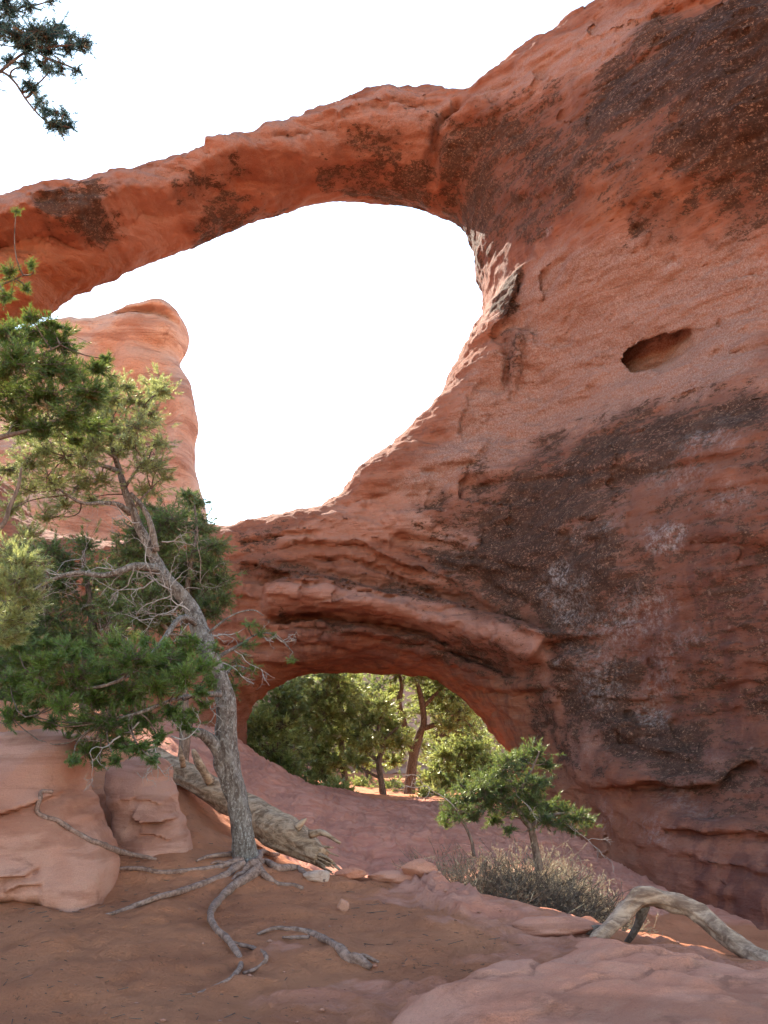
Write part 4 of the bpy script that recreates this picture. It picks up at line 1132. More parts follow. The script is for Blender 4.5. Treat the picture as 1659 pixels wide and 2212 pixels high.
for (px, py, Y, ax, az, L) in [(345, 1240, TY, -1, .1, .55), (340, 1250, TY, -1, -.4, .5), (372, 1275, TY, -1, .0, .5), (372, 1285, TY, -.8, -.5, .5), (410, 1320, TY, -1, .4, .45), (395, 1300, TY, -1, -.7, .4), (320, 1225, TY - .1, -.6, .7, .5), (290, 1223, TY - .1, -.8, -.5, .45),
        (255, 1235, TY - .1, -.7, .5, .45), (420, 1340, TY, -.9, -.2, .5), (300, 1560, TY - 1.1, -.5, -.7, .5), (330, 1600, TY - 1.0, .3, -.9, .35), (260, 1590, TY - 1.1, -.6, -.6, .4), (370, 1590, TY - .8, .6, -.5, .35), (470, 1430, TY, .8, -.3, .45), (500, 1400, TY + .1, .9, -.5, .4), (180, 1240, TY - .2, -.7, .4, .4),
        (440, 1500, TY - .2, .2, -1, .35), (350, 1170, TY, .9, .3, .4), (430, 1370, TY, .9, .3, .5), (300, 1130, TY, -1, .2, .4), (150, 1240, TY - .2, -.9, -.3, .4), (478, 1560, TY, .9, .3, .12), (560, 1370, TY + .2, .9, -.3, .3), (595, 1375, TY + .2, .6, -.8, .25)]:
    dead = Geo(); dead_spray(dead, at(px, py, Y), (ax, r.uniform(-.4, .4), az), L, 3, 0.0085, r); dead.build('dead_branch', M_grey, tree)

def ground_path(pts, lift=0.25, n=None):
    """pts: (px, py, width px) lying on the ground"""
    out = []
    for px, py, w in pts:
        g = on_ground(px, py)
        rr = 0.5 * w * g[1] / FPX
        out.append([g[0], g[1], g[2] + rr * lift, rr])
    return catmull(np.array(out), n or (len(pts) - 1) * 7 + 1)
ROOTS = [
    [(556, 1872, 14), (560, 1856, 13), (540, 1850, 12), (490, 1851, 11), (450, 1859, 8), (424, 1867, 4)],
    [(525, 1868, 16), (480, 1874, 13), (440, 1880, 11), (350, 1888, 9), (290, 1883, 8), (228, 1877, 5)],
    [(530, 1872, 20), (505, 1884, 17), (480, 1893, 16), (420, 1920, 14), (350, 1943, 12), (280, 1963, 10), (222, 1974, 6)],
    [(548, 1868, 26), (556, 1885, 26), (540, 1897, 24), (505, 1917, 20), (472, 1948, 17), (455, 1975, 15), (462, 2008, 14), (487, 2035, 14), (512, 2062, 13), (520, 2085, 12), (500, 2110, 11), (460, 2130, 9), (412, 2149, 5)],
    [(468, 2018, 9), (508, 2038, 9), (545, 2054, 9), (575, 2070, 9), (562, 2088, 8), (525, 2106, 6)],
    [(555, 1865, 18), (575, 1866, 14), (600, 1880, 16), (640, 1877, 14), (660, 1888, 11), (702, 1906, 7)],
    [(556, 1880, 18), (580, 1902, 14), (612, 1912, 12), (655, 1922, 7)],
    [(520, 1862, 14), (490, 1866, 9), (455, 1866, 5)],
    [(540, 1875, 14), (520, 1890, 10), (500, 1900, 6)],
    [(600, 1852, 9), (570, 1850, 10), (552, 1856, 12)],
]
for k, L in enumerate(ROOTS):
    c = ground_path(L)
    c[:, 2] += 0.014 * np.sin(np.linspace(0, 9, len(c)) + k) - .006 * sstep(.75, 1, np.linspace(0, 1, len(c))) + (0.02 if k in (0, 9) else 0)
    gg = Geo(); tube(gg, c[:, :3], c[:, 3], 10, 0.18, 0.10, 40 + k)
    gg.build('root', M_root, tree)

# loose root, root on the boulder, logs
t = empty('dead_root', on_ground(690, 2030))
tag(t, 'loose dead root with a knobbly end lying on the sand below the pine', 'dead root')
gg = Geo()
c = ground_path([(556, 2022, 5), (590, 2013, 9), (620, 2011, 11), (655, 2013, 12), (690, 2026, 13), (728, 2048, 15), (752, 2072, 22), (772, 2080, 26), (802, 2098, 12)])
tube(gg, c[:, :3], c[:, 3], 12, 0.30, 0.18, 61)
gg.build('stem', M_root, t)
gg = Geo(); c = ground_path([(668, 2028, 8), (640, 2030, 8), (610, 2030, 4)]); tube(gg, c[:, :3], c[:, 3], 8, 0.2, 0.1, 62); gg.build('side_branch', M_root, t)
gg = Geo(); c = ground_path([(765, 2078, 16), (785, 2070, 10), (818, 2085, 5)]); tube(gg, c[:, :3], c[:, 3], 8, 0.3, 0.1, 63); gg.build('side_branch', M_root, t)

gg = Geo()
bv = np.array([v.co for v in ba.data.vertices]) 
def on_front(obj_v, px, py):
    d = raydir(px, py)
    t_ = obj_v[:, 1] / d[1]
    e = (obj_v[:, 0] - d[0] * t_) ** 2 + (obj_v[:, 2] - EYE - d[2] * t_) ** 2
    near = np.nonzero(e < 0.045 ** 2)[0]
    g_ = on_ground(px, py)
    if len(near):
        p_ = obj_v[near[np.argmin(obj_v[near, 1])]]
        if p_[1] < g_[1]: return p_
    return g_
RB = [(118, 1702, 9), (100, 1706, 9), (86, 1722, 10), (84, 1744, 10), (105, 1757, 10), (131, 1768, 10), (155, 1782, 11), (180, 1798, 11), (205, 1812, 12), (226, 1822, 15), (250, 1832, 14), (285, 1844, 11), (338, 1859, 6)]
pp = []
for px, py, w in RB:
    p_ = on_front(bv, px, py); rr = .5 * w * p_[1] / FPX
    pp.append([p_[0], p_[1] - rr * .5, p_[2] + rr * .3, rr])
pp = np.array(pp)
pp[1:-1, 1] = (pp[:-2, 1] + 2 * pp[1:-1, 1] + pp[2:, 1]) / 4
c = catmull(pp, 80)
tube(gg, c[:, :3], c[:, 3], 8, 0.2, 0.1, 65)
tag(gg.build('exposed_root', M_root), 'thin twisting root crawling over the large peach boulder', 'root')

fl = empty('fallen_log', on_ground(640, 1865))
tag(fl, 'weathered fallen log with a splintered end lying behind the pine trunk', 'log')
gg = Geo()
LG = [(322, 1630, 40, 12.9), (340, 1640, 52, 12.8), (365, 1655, 58, 12.7), (400, 1672, 62, 12.5), (450, 1700, 68, 12.3), (500, 1730, 72, 12.1), (555, 1762, 80, 11.8), (610, 1797, 86, 11.5), (655, 1828, 72, 11.3), (695, 1852, 50, 11.1)]
P_ = np.array(LG, float); p3 = at(P_[:, 0], P_[:, 1], P_[:, 3]); rad = P_[:, 2] * P_[:, 3] / FPX * .40
cc = catmull(np.hstack([p3, rad[:, None]]), 160)
tube(gg, cc[:, :3], cc[:, 3], 56, 0.12, 0.15, 71, fscale=2.6)
gg.build('trunk', M_log, fl)
spl = Geo(); r = np.random.default_rng(9)
ax_ = unit(cc[-1, :3] - cc[-12, :3]); u_ = unit(np.cross(ax_, [0, 0, 1.0])); w_ = np.cross(u_, ax_)
for k in range(26):
    a_ = r.uniform(0, 6.28); q_ = r.uniform(.35, .98) * cc[-1, 3]
    s_ = cc[-10, :3] + (u_ * math.cos(a_) + w_ * math.sin(a_)) * q_
    L_ = r.uniform(.12, .42)
    e_ = s_ + ax_ * L_ + r.normal(size=3) * .03
    tube(spl, np.linspace(s_ - ax_ * .15, e_, 6) + r.normal(size=(6, 3)) * .006, np.linspace(.034, .006, 6) * r.uniform(.6, 1.3), 7, .2, .25, 80 + k)
spl.build('splintered_end', M_log, fl)
for k, L in enumerate([[(455, 1690, 18, 12.1), (432, 1655, 17, 12.0), (421, 1630, 13, 12.0), (417, 1618, 6, 12.0)], [(396, 1655, 12, 12.3), (392, 1635, 11, 12.2), (388, 1612, 5, 12.2)], [(640, 1790, 16, 11.2), (652, 1778, 12, 11.2), (662, 1768, 4, 11.2)], [(672, 1800, 18, 11.1), (700, 1800, 12, 11.0), (735, 1822, 5, 10.9)]]):
    gg = Geo(); limb_px(gg, L, 10, .15, .2, 90 + k); gg.build('branch_stub', M_log, fl)

al = empty('bent_log', on_ground(1320, 2030))
tag(al, 'bleached bent log arching off the ground at the right edge', 'log')
gg = Geo()
limb_px(gg, [(1272, 2046, 18, 8.6), (1290, 2028, 25, 8.65), (1325, 1996, 28, 8.75), (1352, 1965, 31, 8.85), (1376, 1944, 36, 8.9), (1402, 1939, 34, 8.9), (1440, 1946, 34, 8.88), (1490, 1962, 34, 8.8), (1530, 1990, 36, 8.7), (1580, 2030, 38, 8.5), (1630, 2066, 39, 8.35), (1690, 2098, 41, 8.2), (1770, 2140, 41, 8.1)], 28, .22, .16, 101, 130)
gg.build('trunk', M_bleach, al)
gg = Geo(); limb_px(gg, [(1388, 1955, 26, 8.95), (1382, 1985, 20, 9.0), (1370, 2012, 15, 9.05), (1352, 2040, 12, 9.1)], 10, .2, .1, 102); gg.build('branch', M_barkb, al)
gg = Geo(); limb_px(gg, [(1320, 2010, 22, 8.8), (1290, 2008, 18, 8.85), (1262, 2014, 16, 8.9), (1252, 2016, 8, 8.9)], 10, .2, .1, 103); gg.build('branch', M_barkb, al)

# ------------------------------------------------------------------ the taller pine rising just outside the left edge; only its boughs reach in
NY = 8.4
lp = empty('tall_pine', (-4.3, 8.6, float(ground_h(np.array(-4.3), np.array(8.6)))))
tag(lp, 'tall dark pine whose boughs reach in from the left edge and top left corner', 'pine tree')
wood = Geo(); gz0 = float(lp.location.z)
st = catmull(np.array([[-4.3, 8.6, gz0 - .3, .17], [-4.15, 8.5, gz0 + 2, .15], [-4.3, 8.4, gz0 + 4.2, .12], [-4.2, 8.0, gz0 + 6.2, .09], [-4.1, 7.8, gz0 + 7.8, .05]]), 60)
tube(wood, st[:, :3], st[:, 3], 14, .1, .08, 110)
JN_ = [st[15:, :3]]
def bough(pts, seed):
    c_ = limb_px(wood, pts, 8, .1, .04, seed)
    JN_.append(c_[len(c_) // 4:])
bough([(-235, 1010, 20, 8.4), (-120, 985, 16, NY), (0, 945, 12, NY), (60, 930, 8, NY), (130, 905, 5, NY), (180, 880, 3, NY)], 111)
bough([(-235, 1250, 22, 8.4), (-80, 1180, 16, NY), (0, 1140, 12, NY), (22, 1092, 10, NY), (40, 1050, 8, NY), (46, 1010, 4, NY)], 112)
bough([(-235, 850, 18, 8.4), (-100, 820, 13, NY), (0, 800, 9, NY), (80, 770, 6, NY), (130, 745, 3, NY)], 113)
bough([(-235, 700, 14, 8.3), (-100, 640, 9, NY), (0, 615, 6, NY), (50, 595, 3, NY)], 114)
bough([(-235, 1420, 16, 8.4), (-80, 1340, 11, NY), (0, 1290, 7, NY), (50, 1250, 4, NY)], 115)
bough([(-250, 380, 13, 7.8), (-120, 250, 10, 7.6), (0, 155, 8, 7.5), (60, 110, 6, 7.5), (120, 100, 5, 7.5), (180, 95, 3, 7.5)], 116)
bough([(-120, 250, 7, 7.6), (-40, 170, 5, 7.5), (0, 155, 6, 7.5), (30, 175, 6, 7.5), (60, 220, 5, 7.5), (100, 262, 4, 7.5), (150, 275, 3, 7.5)], 117)
bough([(-120, 240, 7, 7.6), (-40, 80, 4, 7.5), (10, 35, 3, 7.5), (60, 12, 2, 7.5)], 118)
bough([(-40, 90, 4, 7.5), (10, 98, 3, 7.5), (70, 110, 3, 7.5), (100, 125, 2, 7.5)], 119)
JN_ = np.vstack(JN_)
leaf = Geo(); twg = Geo(); bleaf = Geo()
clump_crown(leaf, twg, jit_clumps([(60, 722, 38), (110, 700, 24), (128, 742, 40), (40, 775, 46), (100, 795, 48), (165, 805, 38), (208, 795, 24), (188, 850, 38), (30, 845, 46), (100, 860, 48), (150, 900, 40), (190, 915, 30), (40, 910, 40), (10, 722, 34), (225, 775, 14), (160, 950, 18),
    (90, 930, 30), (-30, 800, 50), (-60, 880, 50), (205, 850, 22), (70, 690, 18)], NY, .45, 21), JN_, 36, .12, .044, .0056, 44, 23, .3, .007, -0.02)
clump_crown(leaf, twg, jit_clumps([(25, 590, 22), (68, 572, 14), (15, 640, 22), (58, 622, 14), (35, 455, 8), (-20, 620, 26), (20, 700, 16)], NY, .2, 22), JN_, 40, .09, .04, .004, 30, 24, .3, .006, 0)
clump_crown(bleaf, twg, jit_clumps([(20, 25, 18), (62, 14, 12), (108, 2, 7), (40, 85, 24), (75, 72, 24), (100, 78, 20), (125, 62, 16), (150, 78, 10), (172, 92, 14), (188, 96, 9), (145, 105, 12), (98, 108, 18), (55, 140, 12), (92, 140, 12), (108, 152, 10), (130, 148, 9), (165, 152, 7), (10, 60, 16), (60, 180, 10), (72, 195, 9), (84, 218, 8),
    (95, 240, 10), (118, 245, 9), (140, 244, 8), (112, 268, 10), (130, 275, 12), (148, 272, 10), (8, 5, 14), (-30, 60, 30), (-60, 150, 40), (55, 100, 14), (20, 130, 10)], 7.5, .15, 25), JN_, 48, .14, .042, .0060, 44, 26, .1, .009, -0.1, jitter=.6)
lit2 = Geo()
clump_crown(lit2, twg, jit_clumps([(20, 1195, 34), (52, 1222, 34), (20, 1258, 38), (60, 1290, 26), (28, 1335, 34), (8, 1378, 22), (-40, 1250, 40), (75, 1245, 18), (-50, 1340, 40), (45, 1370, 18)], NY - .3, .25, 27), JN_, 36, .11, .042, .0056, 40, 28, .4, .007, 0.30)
wood.build('trunk', M_barkb, lp); twg.build('twigs', M_barkb, lp)
leaf.build('crown', M_needle, lp); tag(bleaf.build('crown', M_blue, lp), 'blue haze tinted needles in the top left corner of the picture'); tag(lit2.build('crown', M_lit, lp), 'foliage painted a sunlit yellow green')

# ------------------------------------------------------------------ other trees and shrubs
def tree_px(name, label, cat, base, limbs, clumps, matl, matw, group=None, dens=40, shoot=.11, nl=.05, w=.006, n=26, seed=0, bias=0.0, tw=.01, deadn=0, up=.3, jitter=.4):
    t_ = empty(name, base)
    tag(t_, label, cat, group)
    wd, tg_, lf = Geo(), Geo(), Geo()
    J = []
    for k, L in enumerate(limbs):
        c_ = limb_px(wd, L, 10, .12, .06, seed * 7 + k)
        J.append(c_[len(c_) // 4:])
    J = np.vstack(J)
    clump_crown(lf, tg_, clumps, J, dens, shoot, nl, w, n, seed, up, tw, bias, jitter=jitter)
    wd.build('trunk', matw, t_); tg_.build('twigs', matw, t_); lf.build('crown', matl, t_)
    if deadn:
        r_ = np.random.default_rng(seed + 1)
        for k in range(deadn):
            p_ = J[r_.integers(0, len(J))]
            dg = Geo(); dead_spray(dg, p_, (r_.normal(), r_.normal() * .5 - .4, r_.normal() * .6), r_.uniform(.4, .9), 3, .009, r_); dg.build('dead_branch', M_grey, t_)
    return t_
# pine directly behind the leaning one
B1 = on_ground(395, 1660)
Y1 = 14.0
tree_px('pinyon_pine', 'dark green pine standing close behind the leaning trunk', 'pine tree', at(395, 1640, Y1),
    [[(395, 1660, 26, Y1), (400, 1560, 22, Y1), (390, 1440, 18, Y1), (400, 1330, 15, Y1), (410, 1230, 11, Y1), (425, 1150, 7, Y1), (420, 1090, 4, Y1)],
     [(398, 1400, 10, Y1), (340, 1340, 8, Y1 - .3), (280, 1320, 5, Y1 - .3)], [(400, 1330, 9, Y1), (350, 1260, 7, Y1), (310, 1180, 5, Y1), (330, 1110, 3, Y1)], [(400, 1320, 8, Y1), (450, 1270, 6, Y1), (490, 1290, 3, Y1)]],
    jit_clumps([(330, 1110, 34), (368, 1130, 36), (418, 1082, 20), (405, 1065, 12), (432, 1145, 26), (300, 1150, 32), (280, 1190, 34), (350, 1190, 40), (420, 1210, 38), (460, 1180, 26), (470, 1250, 28), (430, 1270, 40), (380, 1290, 42), (320, 1290, 36), (485, 1290, 22), (255, 1250, 34), (460, 1320, 26), (440, 1310, 30),
        (300, 1330, 34), (260, 1310, 34), (380, 1240, 36), (320, 1235, 32), (345, 1340, 34), (455, 1220, 24), (340, 1150, 30)], Y1, .5, 31), M_dark, M_barkb, None, 56, .13, .06, .009, 28, 32, .05, .010, 8)
# dark junipers on the bank at the left
JG = 'dark junipers on the bank'
Y2 = 16.5
tree_px('juniper', 'dark juniper with bare grey twigs between the left edge and the leaning trunk', 'juniper', at(190, 1560, Y2),
    [[(190, 1570, 34, Y2), (185, 1460, 26, Y2), (200, 1370, 18, Y2), (190, 1270, 12, Y2), (180, 1190, 6, Y2)], [(188, 1470, 18, Y2), (130, 1400, 12, Y2), (95, 1320, 7, Y2), (100, 1250, 4, Y2)], [(195, 1420, 14, Y2), (240, 1360, 9, Y2), (265, 1310, 5, Y2)], [(188, 1500, 14, Y2), (100, 1470, 10, Y2), (40, 1440, 6, Y2)]],
    jit_clumps([(110, 1190, 30), (150, 1215, 34), (190, 1180, 28), (215, 1240, 32), (90, 1250, 32), (140, 1270, 30), (70, 1310, 34), (190, 1310, 32), (110, 1340, 32), (230, 1340, 30), (160, 1370, 34), (60, 1390, 36), (110, 1410, 34), (30, 1440, 38), (210, 1400, 30), (260, 1370, 26), (80, 1460, 36), (10, 1490, 38), (240, 1290, 24)], Y2, .6, 33),
    M_dark, M_barkb, JG, 52, .14, .065, .012, 26, 34, -.12, .010, 26)
Y3 = 19.0
tree_px('juniper', 'shadowed juniper at the far left, behind the bright yellow green bough', 'juniper', at(20, 1540, Y3),
    [[(20, 1560, 36, Y3), (25, 1450, 28, Y3), (40, 1350, 18, Y3), (60, 1240, 10, Y3), (70, 1180, 5, Y3)], [(25, 1450, 18, Y3), (-60, 1380, 12, Y3), (-120, 1300, 6, Y3)], [(30, 1400, 14, Y3), (100, 1330, 9, Y3)]],
    jit_clumps([(70, 1190, 30), (40, 1230, 36), (100, 1260, 34), (10, 1290, 40), (70, 1320, 40), (-40, 1320, 46), (30, 1370, 44), (110, 1370, 36), (-60, 1400, 50), (60, 1430, 44), (0, 1450, 46), (120, 1440, 36), (-120, 1330, 50)], Y3, .7, 35), M_dark, M_barkb, JG, 52, .16, .075, .015, 24, 36, -.2, .012, 8)
tree_px('juniper', 'thin grey green juniper top poking up against the pale rock tower', 'juniper', at(300, 1560, 22.0),
    [[(300, 1570, 26, 22), (310, 1400, 20, 22), (330, 1250, 14, 22), (360, 1150, 8, 22), (400, 1100, 4, 22)], [(320, 1320, 12, 22), (400, 1230, 9, 22), (440, 1150, 6, 22), (425, 1080, 4, 22)]],
    jit_clumps([(405, 1070, 14), (420, 1090, 16), (438, 1120, 18), (400, 1110, 18), (365, 1155, 28), (330, 1200, 32), (290, 1230, 34), (420, 1170, 26), (380, 1220, 32), (440, 1200, 22), (250, 1270, 34), (340, 1280, 36), (400, 1290, 32)], 22.0, .6, 37), M_dark, M_barkb, JG, 46, .16, .075, .015, 24, 38, -.05, .012, 6)

# small pine by the lower opening
Y4 = 14.4
tree_px('small_pine', 'small dark green pine with a crooked stem in front of the lower opening', 'pine tree', on_ground(1161, 1860),
    [[(1166, 1880, 20, Y4), (1160, 1850, 17, Y4), (1152, 1813, 15, Y4), (1146, 1787, 14, Y4), (1130, 1768, 11, Y4), (1118, 1740, 9, Y4), (1128, 1700, 7, Y4), (1150, 1660, 5, Y4), (1165, 1625, 3, Y4)],
     [(1146, 1787, 10, Y4), (1175, 1765, 7, Y4), (1220, 1758, 5, Y4), (1270, 1770, 3, Y4)], [(1118, 1740, 7, Y4), (1070, 1720, 5, Y4), (1010, 1720, 4, Y4), (965, 1750, 2, Y4)], [(1128, 1700, 6, Y4), (1080, 1680, 4, Y4), (1030, 1690, 3, Y4)]],
    jit_clumps([(1158, 1622, 20), (1125, 1636, 22), (1085, 1662, 24), (1050, 1672, 20), (1178, 1650, 16), (1040, 1700, 28), (1085, 1700, 28), (1128, 1695, 26), (1010, 1722, 22), (985, 1732, 20), (965, 1755, 16), (1005, 1755, 20), (1058, 1735, 26), (1108, 1738, 24), (1150, 1728, 24), (1182, 1738, 20), (1215, 1752, 20), (1245, 1762, 18),
        (1272, 1772, 14), (1235, 1790, 12), (1180, 1772, 18), (1128, 1756, 18), (965, 1780, 10), (1100, 1790, 12), (1120, 1640, 14), (1025, 1765, 12), (1070, 1770, 16), (1150, 1700, 22), (1100, 1640, 20), (1165, 1690, 18), (1000, 1700, 20), (1210, 1775, 16), (1155, 1765, 14)], Y4, .35, 41), M_dark, M_barkb, None, 62, .12, .055, .009, 26, 42, -.25, .008, 3)
tree_px('pine_sapling', 'slender leaning sapling left of the small pine, above the dark shrub', 'sapling', on_ground(1022, 1850),
    [[(1024, 1850, 8, 14.0), (1018, 1815, 7, 14.0), (1005, 1785, 6, 14.0), (995, 1770, 5, 14.0), (985, 1745, 3, 14.0)]],
    jit_clumps([(975, 1750, 18), (958, 1772, 12), (990, 1768, 14), (970, 1725, 16), (1010, 1745, 14)], 14.0, .15, 43), M_needle, M_barkb, None, 34, .10, .04, .005, 26, 44, -.05, .006, 1)

def shrub(name, label, bases, reach, nst, mat, seed, leafy=0.0, lean=0.0, h=0.8):
    """dense dry twigs fanning up from the ground"""
    r_ = np.random.default_rng(seed); A, B, ra, rb = [], [], [], []
    lf = Geo(); st_ = Geo()
    tips = []
    for bx, by, rr in bases:
        g_ = at(bx, 1900, by); g_[2] = float(ground_h(g_[0], g_[1]))
        for k in range(nst):
            a_ = r_.uniform(0, 6.28); q_ = rr * math.sqrt(r_.random()) * g_[1] / FPX
            x_, y_ = g_[0] + math.cos(a_) * q_, g_[1] + math.sin(a_) * q_
            p_ = np.array([x_, y_, g_[2] - .03])
            d_ = unit(np.array([math.cos(a_) * .7 + lean + r_.normal() * .5, math.sin(a_) * .7 + r_.normal() * .5, h * .7 + r_.random() * .4]))
            L_ = reach * r_.uniform(.55, 1.05)
            q1 = p_ + d_ * L_ * .5 + r_.normal(size=3) * .04
            q2 = p_ + d_ * L_ + r_.normal(size=3) * .08 * L_ + np.array([0, 0, -.06 * L_])
            A += [p_, q1]; B += [q1, q2]; ra += [.006, .0042]; rb += [.0042, .0024]
            for s_ in range(6):
                f_ = r_.random(); o_ = q1 * (1 - f_) + q2 * f_ if r_.random() < .7 else p_ * (1 - f_) + q1 * f_
                e_ = o_ + unit(d_ * .6 + r_.normal(size=3) * .6) * L_ * r_.uniform(.15, .38)
                A.append(o_); B.append(e_); ra.append(.0032); rb.append(.0016)
                tips.append((e_, e_ - o_))
                for s2 in range(2):
                    e2 = o_ * .4 + e_ * .6; e3 = e2 + unit((e_ - o_) + r_.normal(size=3) * .06) * L_ * r_.uniform(.06, .16)
                    A.append(e2); B.append(e3); ra.append(.0016); rb.append(.0008); tips.append((e3, e3 - e2))
    sticks(st_, np.array(A), np.array(B), np.array(ra), np.array(rb))
    st_.a = [np.repeat(r_.random(len(A)) * .9, 6)]
    t_ = empty(name, g_)
    tag(t_, label, 'shrub', 'dry shrubs round the small pine')
    st_.build('stems', mat, t_)
    if leafy:
        T_ = np.array([x[0] for x in tips]); D_ = np.array([x[1] for x in tips])
        k = r_.random(len(T_)) < leafy
        needles(lf, T_[k], D_[k], 7, .05, .016, .006, 1.0, r_.random(k.sum()) * .9, r_)
        lf.build('leaves', mat, t_)
    return t_
shrub('dry_shrub', 'dark grey brittle shrub of tangled twigs left of the small pine stem', [(985, 14.2, 45), (1040, 13.8, 50), (1100, 13.4, 50), (1060, 13.0, 45), (1150, 13.2, 45), (1190, 13.0, 40), (1225, 12.8, 35)], .85, 84, M_ash, 51, .55)
shrub('dry_shrub', 'straw coloured dry shrub catching the sun around the small pine stem', [(1110, 15.0, 45), (1150, 14.9, 45), (1180, 15.2, 40), (1200, 14.6, 45), (1130, 15.6, 40)], .75, 66, M_straw, 52, .7)
shrub('dry_shrub', 'pale sunlit dry shrub against the foot of the right rock wall', [(1235, 14.6, 40), (1265, 14.0, 40), (1295, 13.6, 35), (1250, 14.9, 40), (1310, 13.2, 28)], .6, 66, M_straw, 53, .7)

# trees beyond the lower opening
FG = None
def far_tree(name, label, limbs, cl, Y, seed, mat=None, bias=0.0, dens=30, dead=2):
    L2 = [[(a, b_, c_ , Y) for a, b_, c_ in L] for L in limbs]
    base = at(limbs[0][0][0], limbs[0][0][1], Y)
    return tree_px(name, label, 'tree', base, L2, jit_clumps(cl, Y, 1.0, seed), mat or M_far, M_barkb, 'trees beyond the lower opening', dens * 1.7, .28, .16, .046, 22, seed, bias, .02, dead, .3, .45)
far_tree('pinyon_pine', 'thick dark forked trunk pine at the centre right beyond the lower opening', [[(882, 1735, 28), (885, 1700, 24), (892, 1640, 22), (905, 1590, 18), (915, 1560, 14), (910, 1510, 12), (900, 1470, 8), (890, 1440, 5)], [(895, 1640, 20), (878, 1580, 14), (862, 1520, 12), (868, 1480, 8), (855, 1440, 5)], [(910, 1575, 14), (960, 1560, 8), (1005, 1555, 5)], [(912, 1530, 10), (950, 1490, 6)]],
    [(870, 1450, 24), (910, 1455, 26), (950, 1475, 28), (985, 1500, 28), (1000, 1535, 28), (960, 1525, 26), (1015, 1565, 24), (925, 1500, 20), (975, 1570, 22), (850, 1490, 18), (940, 1440, 24), (990, 1460, 24), (880, 1420, 30), (840, 1440, 20)], 41, 61, bias=.08)
far_tree('pinyon_pine', 'slim crooked pine with pale green tufts left of the thick forked trunk', [[(830, 1735, 15), (824, 1690, 13), (818, 1650, 12), (826, 1610, 11), (818, 1570, 8), (832, 1530, 5)], [(820, 1650, 8), (790, 1620, 6), (770, 1600, 4)], [(826, 1600, 7), (860, 1570, 5)], [(818, 1680, 6), (780, 1660, 5)]],
    [(800, 1560, 24), (835, 1545, 24), (850, 1580, 22), (800, 1600, 22), (770, 1590, 20), (835, 1610, 20), (865, 1600, 18), (850, 1640, 16), (785, 1640, 18), (820, 1520, 22), (790, 1530, 20), (765, 1640, 16)], 38.5, 62, bias=.18)
far_tree('pinyon_pine', 'straight trunked pine left of centre beyond the lower opening', [[(752, 1735, 16), (746, 1690, 14), (740, 1630, 13), (735, 1570, 11), (732, 1510, 9), (728, 1450, 6)], [(738, 1600, 8), (700, 1580, 5), (670, 1570, 3)], [(735, 1550, 7), (770, 1520, 4)], [(744, 1660, 7), (700, 1650, 4)]],
    [(720, 1470, 28), (760, 1480, 24), (690, 1500, 28), (740, 1510, 26), (660, 1535, 26), (705, 1545, 28), (755, 1545, 24), (680, 1580, 28), (725, 1590, 24), (650, 1600, 26), (700, 1625, 26), (670, 1645, 24), (730, 1640, 20), (690, 1670, 22), (720, 1440, 30), (640, 1480, 28), (715, 1690, 18)], 40, 63, bias=.16)
far_tree('juniper', 'shadowed dark juniper at the left rim of the lower opening', [[(610, 1700, 20), (600, 1640, 16), (590, 1580, 12), (600, 1520, 7)], [(600, 1640, 10), (560, 1600, 7)]],
    [(580, 1540, 28), (610, 1510, 26), (560, 1570, 28), (600, 1575, 28), (550, 1610, 26), (590, 1625, 28), (625, 1600, 26), (630, 1550, 24), (580, 1660, 26), (620, 1660, 28), (640, 1690, 22), (540, 1560, 20), (620, 1490, 24)], 37, 64, None, -.12, 34)
far_tree('juniper', 'brownish green thicket at the right of the lower opening, behind the small pine', [[(1010, 1735, 18), (1000, 1690, 14), (990, 1650, 10), (1000, 1610, 6)], [(1005, 1700, 10), (960, 1660, 7)], [(1005, 1690, 10), (1050, 1650, 6)]],
    [(960, 1625, 24), (995, 1615, 26), (1030, 1625, 26), (950, 1660, 26), (985, 1660, 28), (1020, 1665, 28), (1055, 1650, 24), (960, 1695, 24), (1000, 1700, 26), (1040, 1700, 26), (1070, 1640, 18), (930, 1690, 18), (1060, 1680, 20)], 43, 65, None, .05, 34, 6)
far_tree('pinyon_pine', 'bushy green tree filling the gap behind the slim crooked pine', [[(800, 1725, 16), (795, 1660, 14), (790, 1580, 11), (780, 1500, 7)], [(795, 1620, 8), (840, 1560, 5)]],
    [(780, 1500, 30), (820, 1480, 26), (750, 1480, 26), (800, 1545, 28), (765, 1560, 26), (840, 1570, 24), (790, 1600, 24), (830, 1640, 20), (760, 1610, 22)], 50, 66, None, 0, 26)
far_tree('shrub', 'low green shrub at the foot of the straight trunked pine', [[(720, 1728, 8), (715, 1700, 5)], [(720, 1725, 6), (745, 1705, 4)]], [(705, 1705, 16), (730, 1700, 16), (750, 1712, 14), (720, 1718, 14), (690, 1715, 12)], 36.5, 67, None, .1, 30, 0)
far_tree('shrub', 'low yellowish shrub right of the thick forked trunk', [[(930, 1735, 8), (925, 1710, 5)], [(932, 1730, 6), (950, 1715, 4)]], [(915, 1715, 14), (935, 1710, 14), (955, 1718, 12), (900, 1725, 10)], 38, 68, M_lit, .1, 30, 0)
far_tree('pinyon_pine', 'tall yellow green tree behind the thick forked trunk', [[(950, 1730, 18), (945, 1640, 16), (950, 1560, 12), (955, 1480, 8), (950, 1420, 5)], [(946, 1600, 9), (1000, 1540, 5)]],
    [(930, 1440, 30), (970, 1460, 30), (1005, 1490, 28), (930, 1490, 28), (970, 1510, 30), (1020, 1530, 28), (940, 1540, 28), (985, 1555, 30), (1035, 1570, 26), (900, 1530, 24), (955, 1590, 28), (1000, 1600, 28), (1050, 1610, 24), (900, 1600, 22), (940, 1640, 24)], 52, 71, None, .22, 26)
